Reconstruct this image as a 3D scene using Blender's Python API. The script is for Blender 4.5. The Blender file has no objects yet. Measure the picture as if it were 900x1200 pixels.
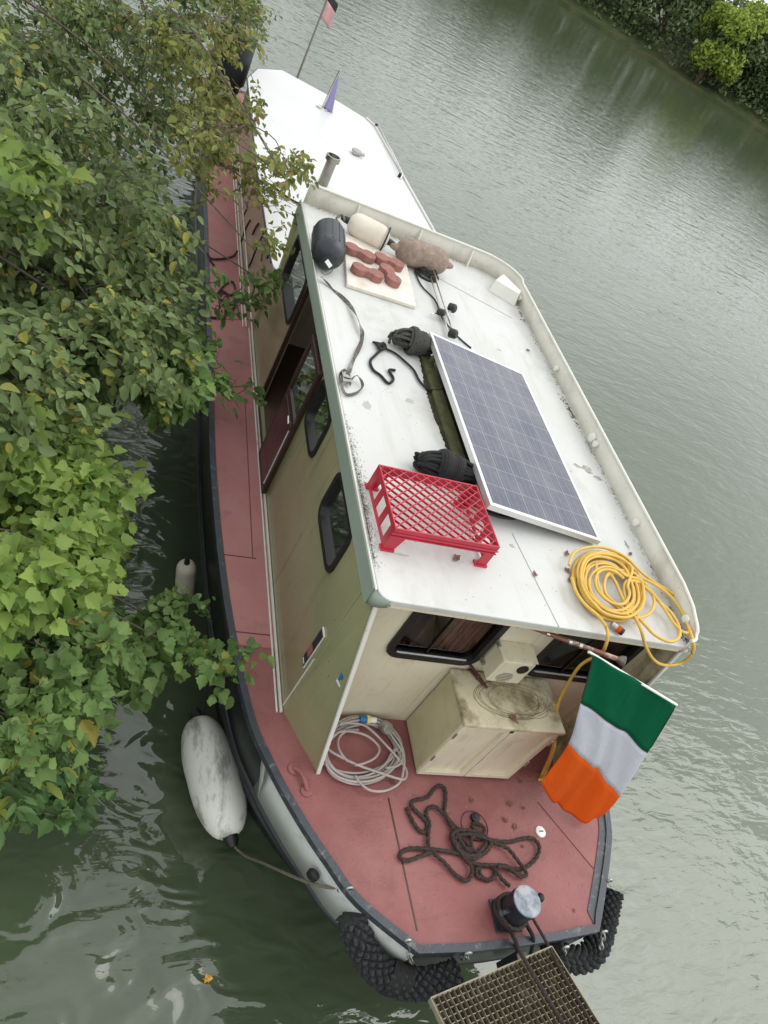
import bpy, bmesh, math, random
import numpy as np
from mathutils import Vector, Matrix
PI=math.pi
random.seed(7)
scene=bpy.context.scene
COL=scene.collection

# ------------------------------------------------------------------ camera
HC=4.55
fpx=900.0
def _basis():
    p=math.radians(38); r=math.radians(32.6); a=math.radians(-31.6)
    F=Vector((0,math.cos(p),-math.sin(p)));R0=Vector((1,0,0));U0=Vector((0,math.sin(p),math.cos(p)))
    R=math.cos(r)*R0+math.sin(r)*U0; U=-math.sin(r)*R0+math.cos(r)*U0
    M=Matrix.Rotation(a,3,'Z')
    return M@F,M@R,M@U
CF,CR,CU=_basis()
CO=Vector((0,0,HC))
def ray(x,y): return fpx*CF+(x-450)*CR+(600-y)*CU
def at(x,y,z):
    d=ray(x,y); return CO+d*((z-HC)/d.z)
def aty(x,y,Y):
    d=ray(x,y); return CO+d*(Y/d.y)
def atx(x,y,X):
    d=ray(x,y); return CO+d*(X/d.x)
cam=bpy.data.cameras.new('camera'); co=bpy.data.objects.new('camera',cam); COL.objects.link(co)
cam.sensor_fit='HORIZONTAL'; cam.sensor_width=36; cam.lens=36; cam.clip_start=.05; cam.clip_end=3000
M=Matrix((CR,CU,-CF)).transposed().to_4x4(); M.translation=CO; co.matrix_world=M
scene.camera=co

# ------------------------------------------------------------------ helpers
def tag(o,label=None,cat=None,group=None,kind=None):
    if label:o['label']=label
    if cat:o['category']=cat
    if group:o['group']=group
    if kind:o['kind']=kind
    return o
def thing(name,loc,label,cat,group=None):
    o=bpy.data.objects.new(name,None); o.empty_display_size=.1; COL.objects.link(o); o.location=loc
    return tag(o,label,cat,group)
WL={}
def wloc(o):
    v=Vector((0,0,0))
    while o is not None:
        v=v+o.location; o=o.parent
    return v
def cr(pts,n=6,closed=False):
    "Catmull-Rom through points"
    P=[Vector(p) for p in pts]; out=[]; N=len(P)
    rng=N if closed else N-1
    for i in range(rng):
        if closed: a,b,c,d=P[(i-1)%N],P[i],P[(i+1)%N],P[(i+2)%N]
        else: a,b,c,d=P[max(i-1,0)],P[i],P[i+1],P[min(i+2,N-1)]
        for k in range(n):
            t=k/n
            out.append(.5*((2*b)+(c-a)*t+(2*a-5*b+4*c-d)*t*t+(3*b-a-3*c+d)*t**3))
    if not closed: out.append(P[-1])
    return out
class MB:
    def __init__(s): s.v=[];s.f=[];s.m=[]
    def add(s,vs,fs,m=0):
        o=len(s.v); s.v+= [tuple(v) for v in vs]; s.f+=[tuple(i+o for i in f) for f in fs]; s.m+=[m]*len(fs)
    def box(s,a,b,m=0):
        x0,x1=sorted((a[0],b[0]));y0,y1=sorted((a[1],b[1]));z0,z1=sorted((a[2],b[2]))
        s.add([(x0,y0,z0),(x1,y0,z0),(x1,y1,z0),(x0,y1,z0),(x0,y0,z1),(x1,y0,z1),(x1,y1,z1),(x0,y1,z1)],
              [(0,3,2,1),(4,5,6,7),(0,1,5,4),(1,2,6,5),(2,3,7,6),(3,0,4,7)],m); return s
    def hexa(s,b,t,m=0):
        "4 bottom pts, 4 top pts (ccw from above)"
        s.add(list(b)+list(t),[(0,3,2,1),(4,5,6,7),(0,1,5,4),(1,2,6,5),(2,3,7,6),(3,0,4,7)],m); return s
    def bar(s,p,q,w,h,up=(0,0,1),m=0):
        p=Vector(p);q=Vector(q);d=(q-p).normalized();sd=d.cross(Vector(up))
        if sd.length<1e-4: sd=d.cross(Vector((1,0,0)))
        sd.normalize();u=sd.cross(d)
        B=[];
        for e in (p,q):
            B.append([e-sd*w/2-u*h/2,e+sd*w/2-u*h/2,e+sd*w/2+u*h/2,e-sd*w/2+u*h/2])
        s.add(B[0]+B[1],[(0,1,2,3),(4,7,6,5),(0,4,5,1),(1,5,6,2),(2,6,7,3),(3,7,4,0)],m); return s
    def prism(s,pts,z0,z1,m=0):
        n=len(pts)
        ar=sum(pts[i][0]*pts[(i+1)%n][1]-pts[(i+1)%n][0]*pts[i][1] for i in range(n))
        if ar<0: pts=pts[::-1]
        s.add([(p[0],p[1],z0) for p in pts]+[(p[0],p[1],z1) for p in pts],
              [tuple(range(n-1,-1,-1)),tuple(range(n,2*n))]+[(i,(i+1)%n,n+(i+1)%n,n+i) for i in range(n)],m); return s
    def tube(s,path,r,seg=8,closed=False,m=0,rf=None,caps=True,zs=1.0):
        P=[Vector(p) for p in path];N=len(P);rings=[];nrm=None
        for i,p in enumerate(P):
            if closed: t=P[(i+1)%N]-P[i-1]
            else: t=P[min(i+1,N-1)]-P[max(i-1,0)]
            if t.length<1e-9:t=Vector((0,0,1))
            t.normalize()
            if nrm is None:
                nrm=t.cross(Vector((0,0,1)))
                if nrm.length<.05:nrm=t.cross(Vector((0,1,0)))
            nrm=(nrm-t*nrm.dot(t))
            if nrm.length<1e-6:nrm=t.orthogonal()
            nrm.normalize();b=t.cross(nrm)
            rr=r if not callable(r) else r(i/(N-1 if N>1 else 1))
            ring=[]
            for k in range(seg):
                a=2*PI*k/seg; q=rr*(rf(i,k) if rf else 1)
                ring.append(p+(nrm*math.cos(a)+b*math.sin(a))*q)
            rings.append(ring)
        vs=[v for r_ in rings for v in r_];fs=[]
        for i in range(N if closed else N-1):
            j=(i+1)%N
            for k in range(seg):
                k2=(k+1)%seg; fs.append((i*seg+k,i*seg+k2,j*seg+k2,j*seg+k))
        if not closed and caps:
            fs.append(tuple(range(seg-1,-1,-1)));fs.append(tuple((N-1)*seg+k for k in range(seg)))
        s.add(vs,fs,m);return s
    def rope(s,path,r,closed=False):
        return s.tube(path,r,10,closed=closed,rf=lambda i,k:1+.16*math.cos(3*2*PI*k/10-i*1.1))
    def cyl(s,p,q,r,seg=20,r2=None,m=0):
        r2=r if r2 is None else r2
        return s.tube([p,q],lambda t:r+(r2-r)*t,seg,m=m)
    def lathe(s,base,axis,prof,seg=24,m=0):
        "prof: (dist along axis, radius)"
        base=Vector(base);ax=Vector(axis).normalized();u=ax.orthogonal().normalized();w=ax.cross(u)
        vs=[];n=len(prof)
        for d,r in prof:
            for k in range(seg):
                a=2*PI*k/seg; vs.append(base+ax*d+(u*math.cos(a)+w*math.sin(a))*max(r,1e-4))
        fs=[(i*seg+k,i*seg+(k+1)%seg,(i+1)*seg+(k+1)%seg,(i+1)*seg+k) for i in range(n-1) for k in range(seg)]
        fs.append(tuple(range(seg-1,-1,-1)));fs.append(tuple((n-1)*seg+k for k in range(seg)))
        s.add(vs,fs,m);return s
    def grid(s,P,thick=0,m=0):
        "P[i][j] points sheet"
        n=len(P);k=len(P[0]);vs=[p for r in P for p in r]
        s.add(vs,[(i*k+j,i*k+j+1,(i+1)*k+j+1,(i+1)*k+j) for i in range(n-1) for j in range(k-1)],m);return s
    def build(s,name,mats,parent=None,smooth=None,bevel=0,loc=None,solid=0,seg=2):
        L=wloc(parent) if parent is not None else Vector(loc or (0,0,0))
        me=bpy.data.meshes.new(name); me.from_pydata([(v[0]-L.x,v[1]-L.y,v[2]-L.z) for v in s.v],[],s.f)
        if not isinstance(mats,(list,tuple)):mats=[mats]
        for m_ in mats: me.materials.append(m_)
        if len(mats)>1:
            me.polygons.foreach_set('material_index',s.m)
        me.update()
        if smooth is not None:
            for p in me.polygons:p.use_smooth=True
            me.set_sharp_from_angle(angle=math.radians(smooth))
        o=bpy.data.objects.new(name,me);COL.objects.link(o)
        if parent is not None:o.parent=parent
        else:o.location=L
        if solid:
            md=o.modifiers.new('s','SOLIDIFY');md.thickness=solid;md.offset=0
        if bevel:
            md=o.modifiers.new('b','BEVEL');md.width=bevel;md.segments=seg;md.limit_method='ANGLE';md.angle_limit=math.radians(40)
        return o

# ------------------------------------------------------------------ materials
def nt(name):
    m=bpy.data.materials.new(name);m.use_nodes=True;t=m.node_tree
    return m,t,t.nodes['Principled BSDF']
def mat(name,col,rough=.6,var=.12,vs=3.0,dirt=None,ds=6.0,dt=(.5,.65),da=.7,bump=0.0,bs=40.0,metal=0.0,spec=.5,speck=None,detail=6,coat=0,stretch=None,second=None,streak=None):
    m,t,b=nt(name);N=t.nodes;L=t.links
    tc=N.new('ShaderNodeTexCoord');src=tc.outputs['Object']
    if stretch:
        mp=N.new('ShaderNodeMapping');mp.inputs['Scale'].default_value=stretch;L.new(src,mp.inputs[0]);src=mp.outputs[0]
    n1=N.new('ShaderNodeTexNoise');n1.inputs['Scale'].default_value=vs;n1.inputs['Detail'].default_value=detail;n1.inputs['Roughness'].default_value=.6
    L.new(src,n1.inputs['Vector'])
    r1=N.new('ShaderNodeMapRange');r1.inputs[1].default_value=.3;r1.inputs[2].default_value=.7;r1.inputs[3].default_value=1-var;r1.inputs[4].default_value=1+var
    L.new(n1.outputs[0],r1.inputs[0])
    mx=N.new('ShaderNodeVectorMath');mx.operation='SCALE';mx.inputs[0].default_value=col
    L.new(r1.outputs[0],mx.inputs['Scale']);out=mx.outputs[0]
    def layer(out,c,scale,th,amt,det=8,seed=0):
        n=N.new('ShaderNodeTexNoise');n.noise_dimensions='4D';n.inputs['W'].default_value=seed
        n.inputs['Scale'].default_value=scale;n.inputs['Detail'].default_value=det;n.inputs['Roughness'].default_value=.65
        L.new(src,n.inputs['Vector'])
        r=N.new('ShaderNodeMapRange');r.inputs[1].default_value=th[0];r.inputs[2].default_value=th[1];r.inputs[3].default_value=0;r.inputs[4].default_value=amt
        L.new(n.outputs[0],r.inputs[0])
        k=N.new('ShaderNodeMix');k.data_type='RGBA';L.new(r.outputs[0],k.inputs[0]);L.new(out,k.inputs[6]);k.inputs[7].default_value=(*c,1)
        return k.outputs[2]
    if second: out=layer(out,second[0],second[1],second[2],second[3],4,9.1)
    if dirt: out=layer(out,dirt,ds,dt,da,8,3.3)
    if streak:
        keep=src;mp2=N.new('ShaderNodeMapping');mp2.inputs['Scale'].default_value=streak[1];L.new(tc.outputs['Object'],mp2.inputs[0]);src=mp2.outputs[0]
        out=layer(out,streak[0],1.0,streak[2],streak[3],5,5.5);src=keep
    if speck: out=layer(out,speck[0],speck[1],speck[2],speck[3],2,7.7)
    L.new(out,b.inputs['Base Color'])
    b.inputs['Roughness'].default_value=rough;b.inputs['Metallic'].default_value=metal;b.inputs['Specular IOR Level'].default_value=spec
    b.inputs['Coat Weight'].default_value=coat
    rr=N.new('ShaderNodeMapRange');rr.inputs[3].default_value=max(rough-.12,.02);rr.inputs[4].default_value=min(rough+.12,1);L.new(n1.outputs[0],rr.inputs[0]);L.new(rr.outputs[0],b.inputs['Roughness'])
    if bump:
        nb=N.new('ShaderNodeTexNoise');nb.inputs['Scale'].default_value=bs;nb.inputs['Detail'].default_value=5;L.new(src,nb.inputs['Vector'])
        bp=N.new('ShaderNodeBump');bp.inputs['Strength'].default_value=bump;bp.inputs['Distance'].default_value=.01;L.new(nb.outputs[0],bp.inputs['Height']);L.new(bp.outputs[0],b.inputs['Normal'])
    return m
MT={}
MT['roof']=mat('roof_white_paint',(.60,.605,.585),.45,.06,1.2,dirt=(.36,.33,.27),ds=2.6,dt=(.53,.72),da=.5,bump=.15,bs=25,speck=((.12,.11,.08),42,(.725,.74),.8),second=((.50,.49,.43),.9,(.45,.7),.35),streak=((.42,.38,.30),(9,1.1,1),(.54,.72),.35))
MT['aft_roof']=mat('aft_roof_white',(.66,.665,.66),.4,.03,1.5,dirt=(.5,.47,.4),ds=5,dt=(.66,.74),da=.45,bump=.1,bs=20,speck=((.15,.13,.1),30,(.73,.745),.8))
MT['deck']=mat('deck_red_paint',(.25,.082,.078),.6,.14,2.0,dirt=(.13,.05,.045),ds=5,dt=(.52,.74),da=.5,bump=.35,bs=60,speck=((.5,.32,.28),55,(.72,.745),.7),second=((.37,.155,.145),1.5,(.42,.66),.6),streak=((.16,.055,.05),(3,14,1),(.58,.72),.45))
MT['deck_edge']=mat('gunwale_slate_paint',(.045,.052,.064),.5,.25,6,dirt=(.22,.22,.21),ds=22,dt=(.56,.66),da=.6,bump=.35,bs=45)
MT['hull']=mat('hull_black_paint',(.012,.013,.015),.32,.3,3,dirt=(.03,.032,.03),ds=8,dt=(.5,.7),da=.5,bump=.12,bs=12)
MT['strake']=mat('strake_paint',(.022,.024,.028),.4,.2,6,dirt=(.10,.10,.10),ds=30,dt=(.6,.7),da=.5,bump=.1)
MT['bowband']=mat('bow_band_paint',(.47,.49,.46),.4,.08,5,dirt=(.15,.17,.16),ds=9,dt=(.56,.75),da=.6,bump=.1)
MT['olive']=mat('cabin_olive_paint',(.32,.315,.175),.20,.10,1.6,dirt=(.34,.25,.13),ds=2.2,dt=(.45,.70),da=.4,bump=.08,bs=5,coat=.15,streak=((.17,.13,.06),(26,26,1.3),(.56,.72),.5),speck=((.12,.08,.04),28,(.70,.73),.7))
MT['fascia']=mat('fascia_green_paint',(.29,.35,.29),.4,.08,3,dirt=(.16,.2,.15),ds=6,dt=(.5,.7),da=.4,stretch=(1,.2,1))
MT['tan']=mat('aft_tan_paint',(.50,.37,.27),.3,.07,2,dirt=(.35,.27,.18),ds=3,dt=(.45,.65),da=.5,coat=.2)
MT['cream']=mat('cream_paint',(.72,.66,.49),.4,.06,2.5,dirt=(.42,.34,.22),ds=6,dt=(.56,.76),da=.5,bump=.08,bs=20,streak=((.38,.28,.15),(30,30,2.0),(.56,.72),.45))
MT['creamdirty']=mat('cream_paint_weathered',(.60,.54,.37),.5,.12,5,dirt=(.17,.115,.045),ds=6,dt=(.46,.62),da=.85,bump=.2,bs=40,speck=((.06,.05,.03),60,(.68,.72),.8))
MT['gutter']=mat('bulwark_cream_grimy',(.60,.58,.50),.45,.1,4,dirt=(.34,.30,.23),ds=5,dt=(.50,.68),da=.5,bump=.15,bs=30,speck=((.1,.07,.04),36,(.70,.73),.7))
MT['rim']=mat('rim_cream',(.70,.69,.62),.35,.06,8,dirt=(.35,.32,.24),ds=20,dt=(.6,.7),da=.5)
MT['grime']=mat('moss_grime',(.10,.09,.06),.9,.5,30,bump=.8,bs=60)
MT['rubber']=mat('rubber_black',(.012,.012,.012),.45,.2,20)
MT['blackpl']=mat('black_fender_pvc',(.022,.026,.032),.42,.12,8,dirt=(.10,.11,.11),ds=9,dt=(.5,.7),da=.4,bump=.05)
MT['whitefend']=mat('white_fender_pvc',(.70,.68,.60),.4,.05,6,dirt=(.20,.19,.15),ds=5,dt=(.50,.60),da=.65,bump=.1,stretch=(1.2,.35,1.2))
MT['bigfend']=mat('mooring_fender_pvc',(.78,.78,.71),.42,.04,5,dirt=(.13,.13,.10),ds=5,dt=(.50,.64),da=.7,bump=.1,stretch=(2.6,.9,1.6))
MT['creamfend']=mat('cream_fender_pvc',(.72,.65,.55),.45,.06,6,dirt=(.40,.33,.25),ds=6,dt=(.45,.7),da=.5)
MT['brownfend']=mat('brown_cover_fabric',(.27,.20,.16),.9,.25,18,dirt=(.45,.38,.32),ds=26,dt=(.5,.68),da=.5,bump=.6,bs=90)
MT['paver']=mat('paver_red_concrete',(.32,.145,.12),.9,.2,25,dirt=(.17,.085,.07),ds=22,dt=(.5,.7),da=.5,bump=.5,bs=150)
MT['hatch']=mat('hatch_board',(.74,.70,.62),.5,.08,5,dirt=(.52,.42,.32),ds=6,dt=(.48,.66),da=.6,bump=.1)
MT['steel']=mat('stainless',(.62,.61,.57),.22,.1,20,metal=1)
MT['galv']=mat('galvanised',(.42,.42,.40),.45,.2,30,metal=.8,dirt=(.2,.16,.1),ds=30,dt=(.5,.7),da=.6)
MT['alu']=mat('aluminium_frame',(.72,.72,.70),.38,.06,10,metal=.6)
MT['greyrope']=mat('braided_black_rope',(.030,.032,.034),.95,.45,60,dirt=(.10,.105,.10),ds=70,dt=(.5,.68),da=.6,bump=1,bs=200)
MT['blackrope']=mat('thin_black_rope',(.022,.022,.022),.8,.4,80,bump=1,bs=300)
MT['bundlerope']=mat('weathered_dark_rope',(.075,.075,.065),.95,.4,60,dirt=(.16,.15,.12),ds=60,dt=(.5,.65),da=.5,bump=1,bs=250)
MT['brownrope']=mat('brown_mooring_rope',(.058,.038,.032),.9,.4,50,dirt=(.14,.11,.09),ds=90,dt=(.5,.65),da=.6,bump=1,bs=260)
MT['tanrope']=mat('tan_rope',(.20,.18,.13),.9,.3,60,bump=1,bs=250)
MT['strap']=mat('webbing_strap',(.09,.085,.07),.8,.3,40,dirt=(.35,.33,.27),ds=12,dt=(.5,.6),da=.7)
MT['yellow']=mat('yellow_hose',(.66,.42,.075),.42,.1,12,dirt=(.42,.28,.08),ds=20,dt=(.56,.7),da=.5)
MT['cable']=mat('pale_grey_cable',(.43,.38,.355),.45,.12,16,dirt=(.35,.29,.27),ds=20,dt=(.5,.7),da=.5)
MT['plugblue']=mat('plug_blue',(.03,.15,.36),.4,.05)
MT['plugyellow']=mat('plug_yellow',(.72,.62,.25),.4,.05)
MT['crate']=mat('crate_red_plastic',(.46,.02,.045),.35,.12,8,dirt=(.30,.06,.07),ds=14,dt=(.5,.7),da=.5,bump=.05)
MT['wood']=mat('maroon_door_paint',(.05,.012,.016),.3,.2,6,coat=.3)
MT['darkwood']=mat('door_frame_dark',(.045,.02,.018),.4,.2,8)
MT['polewood']=mat('varnished_pole',(.24,.09,.06),.3,.25,14,dirt=(.55,.50,.42),ds=12,dt=(.54,.6),da=.7,coat=.4)
MT['interior']=mat('interior_brown',(.13,.075,.05),.7,.2,5)
MT['intred']=mat('interior_red_cloth',(.30,.11,.09),.8,.2,6)
MT['intgrey']=mat('interior_grey_paper',(.42,.38,.36),.8,.2,6)
MT['curtain']=mat('curtain_green_grey',(.12,.15,.13),.9,.5,30)
def flagmat(name,c):
    m,t,b=nt(name);N=t.nodes;L=t.links
    tc=N.new('ShaderNodeTexCoord');n=N.new('ShaderNodeTexNoise');n.inputs['Scale'].default_value=14;n.inputs['Detail'].default_value=4;n.inputs['Distortion'].default_value=1.2
    mp=N.new('ShaderNodeMapping');mp.inputs['Scale'].default_value=(1,1,.35);L.new(tc.outputs['Object'],mp.inputs[0]);L.new(mp.outputs[0],n.inputs['Vector'])
    n2=N.new('ShaderNodeTexNoise');n2.inputs['Scale'].default_value=420;L.new(tc.outputs['Object'],n2.inputs['Vector'])
    r=N.new('ShaderNodeMapRange');r.inputs[1].default_value=.3;r.inputs[2].default_value=.7;r.inputs[3].default_value=.84;r.inputs[4].default_value=1.12;L.new(n2.outputs[0],r.inputs[0])
    v=N.new('ShaderNodeVectorMath');v.operation='SCALE';v.inputs[0].default_value=c;L.new(r.outputs[0],v.inputs['Scale']);L.new(v.outputs[0],b.inputs['Base Color'])
    b.inputs['Roughness'].default_value=.85;b.inputs['Specular IOR Level'].default_value=.08
    bp=N.new('ShaderNodeBump');bp.inputs['Strength'].default_value=.9;bp.inputs['Distance'].default_value=.012;L.new(n.outputs[0],bp.inputs['Height']);L.new(bp.outputs[0],b.inputs['Normal'])
    tr=N.new('ShaderNodeBsdfTranslucent');L.new(v.outputs[0],tr.inputs[0]);mx=N.new('ShaderNodeMixShader');mx.inputs[0].default_value=.35
    L.new(b.outputs[0],mx.inputs[1]);L.new(tr.outputs[0],mx.inputs[2]);L.new(mx.outputs[0],N['Material Output'].inputs[0]);return m
MT['green']=flagmat('flag_green',(.006,.145,.062))
MT['white']=flagmat('flag_white',(.66,.67,.73))
MT['orange']=flagmat('flag_orange',(.78,.13,.015))
MT['violet']=mat('flag_violet',(.30,.28,.50),.8,.1,8)
MT['flagred']=mat('flag_red',(.60,.36,.35),.8,.1,8)
MT['bollard']=mat('bollard_black_paint',(.022,.022,.03),.38,.2,20,bump=.1)
MT['bollardtop']=mat('bollard_worn_top',(.24,.28,.33),.45,.2,14,dirt=(.10,.11,.13),ds=16,dt=(.5,.56),da=.6,second=((.42,.42,.42),12,(.55,.6),.7))
MT['grating']=mat('grating_weathered_steel',(.34,.31,.23),.6,.2,30,dirt=(.16,.13,.08),ds=20,dt=(.5,.65),da=.6,metal=.3)
MT['bark']=mat('bark',(.10,.075,.055),.9,.4,20,bump=.8,bs=60)
MT['deadleaf']=mat('dead_leaf',(.18,.085,.06),.8,.3,30)
MT['drum']=mat('drum_dark_steel',(.018,.022,.026),.5,.3,6)
MT['drumlid']=mat('drum_grey_lid',(.25,.24,.23),.5,.2,8)
MT['ventw']=mat('white_plastic',(.80,.80,.77),.4,.04)
MT['greywash']=mat('grey_sealant',(.40,.40,.37),.6,.1)
MT['flagpole']=mat('pole_grey',(.2,.2,.2),.4,.1)
MT['leafyellow']=mat('floating_leaf_yellow',(.62,.34,.05),.6,.2,40)
def glassmat(c=(.36,.35,.34,1)):
    m,t,b=nt('window_glass');N=t.nodes;L=t.links;N.remove(b)
    out=N['Material Output'];tr=N.new('ShaderNodeBsdfTransparent');tr.inputs[0].default_value=c
    gl=N.new('ShaderNodeBsdfGlossy');gl.inputs['Roughness'].default_value=.03
    fr=N.new('ShaderNodeFresnel');fr.inputs[0].default_value=1.5
    mx=N.new('ShaderNodeMixShader');L.new(fr.outputs[0],mx.inputs[0]);L.new(tr.outputs[0],mx.inputs[1]);L.new(gl.outputs[0],mx.inputs[2]);L.new(mx.outputs[0],out.inputs[0]);return m
MT['glass']=glassmat();MT['glassclear']=glassmat((.72,.68,.64,1))
def solarmat():
    # cells in object space: x 0..W across, y 0..L along
    m,t,b=nt('solar_cells');N=t.nodes;L=t.links
    tc=N.new('ShaderNodeTexCoord');sx=N.new('ShaderNodeSeparateXYZ');L.new(tc.outputs['Object'],sx.inputs[0])
    def line(src,per,w,off=0):
        a=N.new('ShaderNodeMath');a.operation='ADD';a.inputs[1].default_value=off+per*50;L.new(src,a.inputs[0])
        f=N.new('ShaderNodeMath');f.operation='MODULO';f.inputs[1].default_value=per;L.new(a.outputs[0],f.inputs[0])
        c=N.new('ShaderNodeMath');c.operation='LESS_THAN';c.inputs[1].default_value=w;L.new(f.outputs[0],c.inputs[0]);return c.outputs[0]
    px=PANEL_W/6;py=PANEL_L/10
    l1=line(sx.outputs[0],px,.0035);l2=line(sx.outputs[1],py,.003);l3=line(sx.outputs[0],px/3,.0014,px/6)
    def mx2(a,b_):
        k=N.new('ShaderNodeMath');k.operation='MAXIMUM';L.new(a,k.inputs[0]);L.new(b_,k.inputs[1]);return k.outputs[0]
    g=mx2(l1,l2)
    s3=N.new('ShaderNodeMath');s3.operation='MULTIPLY';s3.inputs[1].default_value=.75;L.new(l3,s3.inputs[0])
    g=mx2(g,s3.outputs[0])
    n=N.new('ShaderNodeTexVoronoi');n.inputs['Scale'].default_value=60;L.new(tc.outputs['Object'],n.inputs['Vector'])
    rp=N.new('ShaderNodeMix');rp.data_type='RGBA';rp.inputs[6].default_value=(.042,.048,.085,1);rp.inputs[7].default_value=(.068,.076,.125,1)
    L.new(n.outputs['Color'],rp.inputs[0])
    k=N.new('ShaderNodeMix');k.data_type='RGBA';L.new(g,k.inputs[0]);L.new(rp.outputs[2],k.inputs[6]);k.inputs[7].default_value=(.33,.34,.38,1)
    nd=N.new('ShaderNodeTexNoise');nd.inputs['Scale'].default_value=4;nd.inputs['Detail'].default_value=8;L.new(tc.outputs['Object'],nd.inputs['Vector'])
    rd=N.new('ShaderNodeMapRange');rd.inputs[1].default_value=.3;rd.inputs[2].default_value=.8;rd.inputs[3].default_value=.04;rd.inputs[4].default_value=.38;L.new(nd.outputs[0],rd.inputs[0])
    k2=N.new('ShaderNodeMix');k2.data_type='RGBA';L.new(rd.outputs[0],k2.inputs[0]);L.new(k.outputs[2],k2.inputs[6]);k2.inputs[7].default_value=(.30,.28,.27,1)
    L.new(k2.outputs[2],b.inputs['Base Color']);b.inputs['Roughness'].default_value=.22;b.inputs['Specular IOR Level'].default_value=.5
    return m
PANEL_W=.81;PANEL_L=1.6
MT['solar']=solarmat()
def leafmat(name,c1,c2,c3=None,f3=.08,trans=.35,gloss=.45):
    m,t,b=nt(name);N=t.nodes;L=t.links
    g=N.new('ShaderNodeNewGeometry');rp=N.new('ShaderNodeValToRGB')
    e=rp.color_ramp.elements;e[0].color=(*c1,1);e[1].color=(*c2,1);e[0].position=0;e[1].position=1-f3 if c3 else 1
    if c3:
        x=e.new(1-f3*.6);x.color=(*c3,1)
    L.new(g.outputs['Random Per Island'],rp.inputs[0])
    tc=N.new('ShaderNodeTexCoord');n=N.new('ShaderNodeTexNoise');n.inputs['Scale'].default_value=1.6;n.inputs['Detail'].default_value=3;L.new(tc.outputs['Object'],n.inputs['Vector'])
    r=N.new('ShaderNodeMapRange');r.inputs[1].default_value=.3;r.inputs[2].default_value=.7;r.inputs[3].default_value=.75;r.inputs[4].default_value=1.3;L.new(n.outputs[0],r.inputs[0])
    vm=N.new('ShaderNodeVectorMath');vm.operation='SCALE';L.new(rp.outputs[0],vm.inputs[0]);L.new(r.outputs[0],vm.inputs['Scale'])
    L.new(vm.outputs[0],b.inputs['Base Color']);b.inputs['Roughness'].default_value=gloss;b.inputs['Specular IOR Level'].default_value=.28
    tr=N.new('ShaderNodeBsdfTranslucent');L.new(vm.outputs[0],tr.inputs[0])
    mx=N.new('ShaderNodeMixShader');mx.inputs[0].default_value=trans;L.new(b.outputs[0],mx.inputs[1]);L.new(tr.outputs[0],mx.inputs[2]);L.new(mx.outputs[0],N['Material Output'].inputs[0])
    return m
MT['leafdull']=leafmat('leaves_dull_green',(.085,.13,.040),(.19,.25,.095),(.30,.29,.06),.07)
MT['leafautumn']=leafmat('leaves_turning_yellow',(.12,.15,.045),(.27,.28,.065),(.25,.18,.07),.12)
MT['leafmid']=leafmat('leaves_mid_green',(.10,.18,.05),(.21,.31,.095),(.34,.30,.06),.05)
MT['leafbright']=leafmat('leaves_bright_maple',(.13,.22,.045),(.27,.36,.085),None,.1,.45)
MT['leafash']=leafmat('leaves_ash_green',(.075,.15,.05),(.16,.27,.09),(.28,.32,.06),.12)
MT['leaffarA']=leafmat('far_leaves_dark',(.085,.125,.05),(.18,.23,.095),None,.1,.2)
MT['leaffarB']=leafmat('far_leaves_lime',(.22,.30,.05),(.38,.46,.09),None,.1,.3)
MT['leaffarC']=leafmat('far_leaves_grey',(.14,.17,.09),(.26,.29,.17),None,.1,.25)

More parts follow.
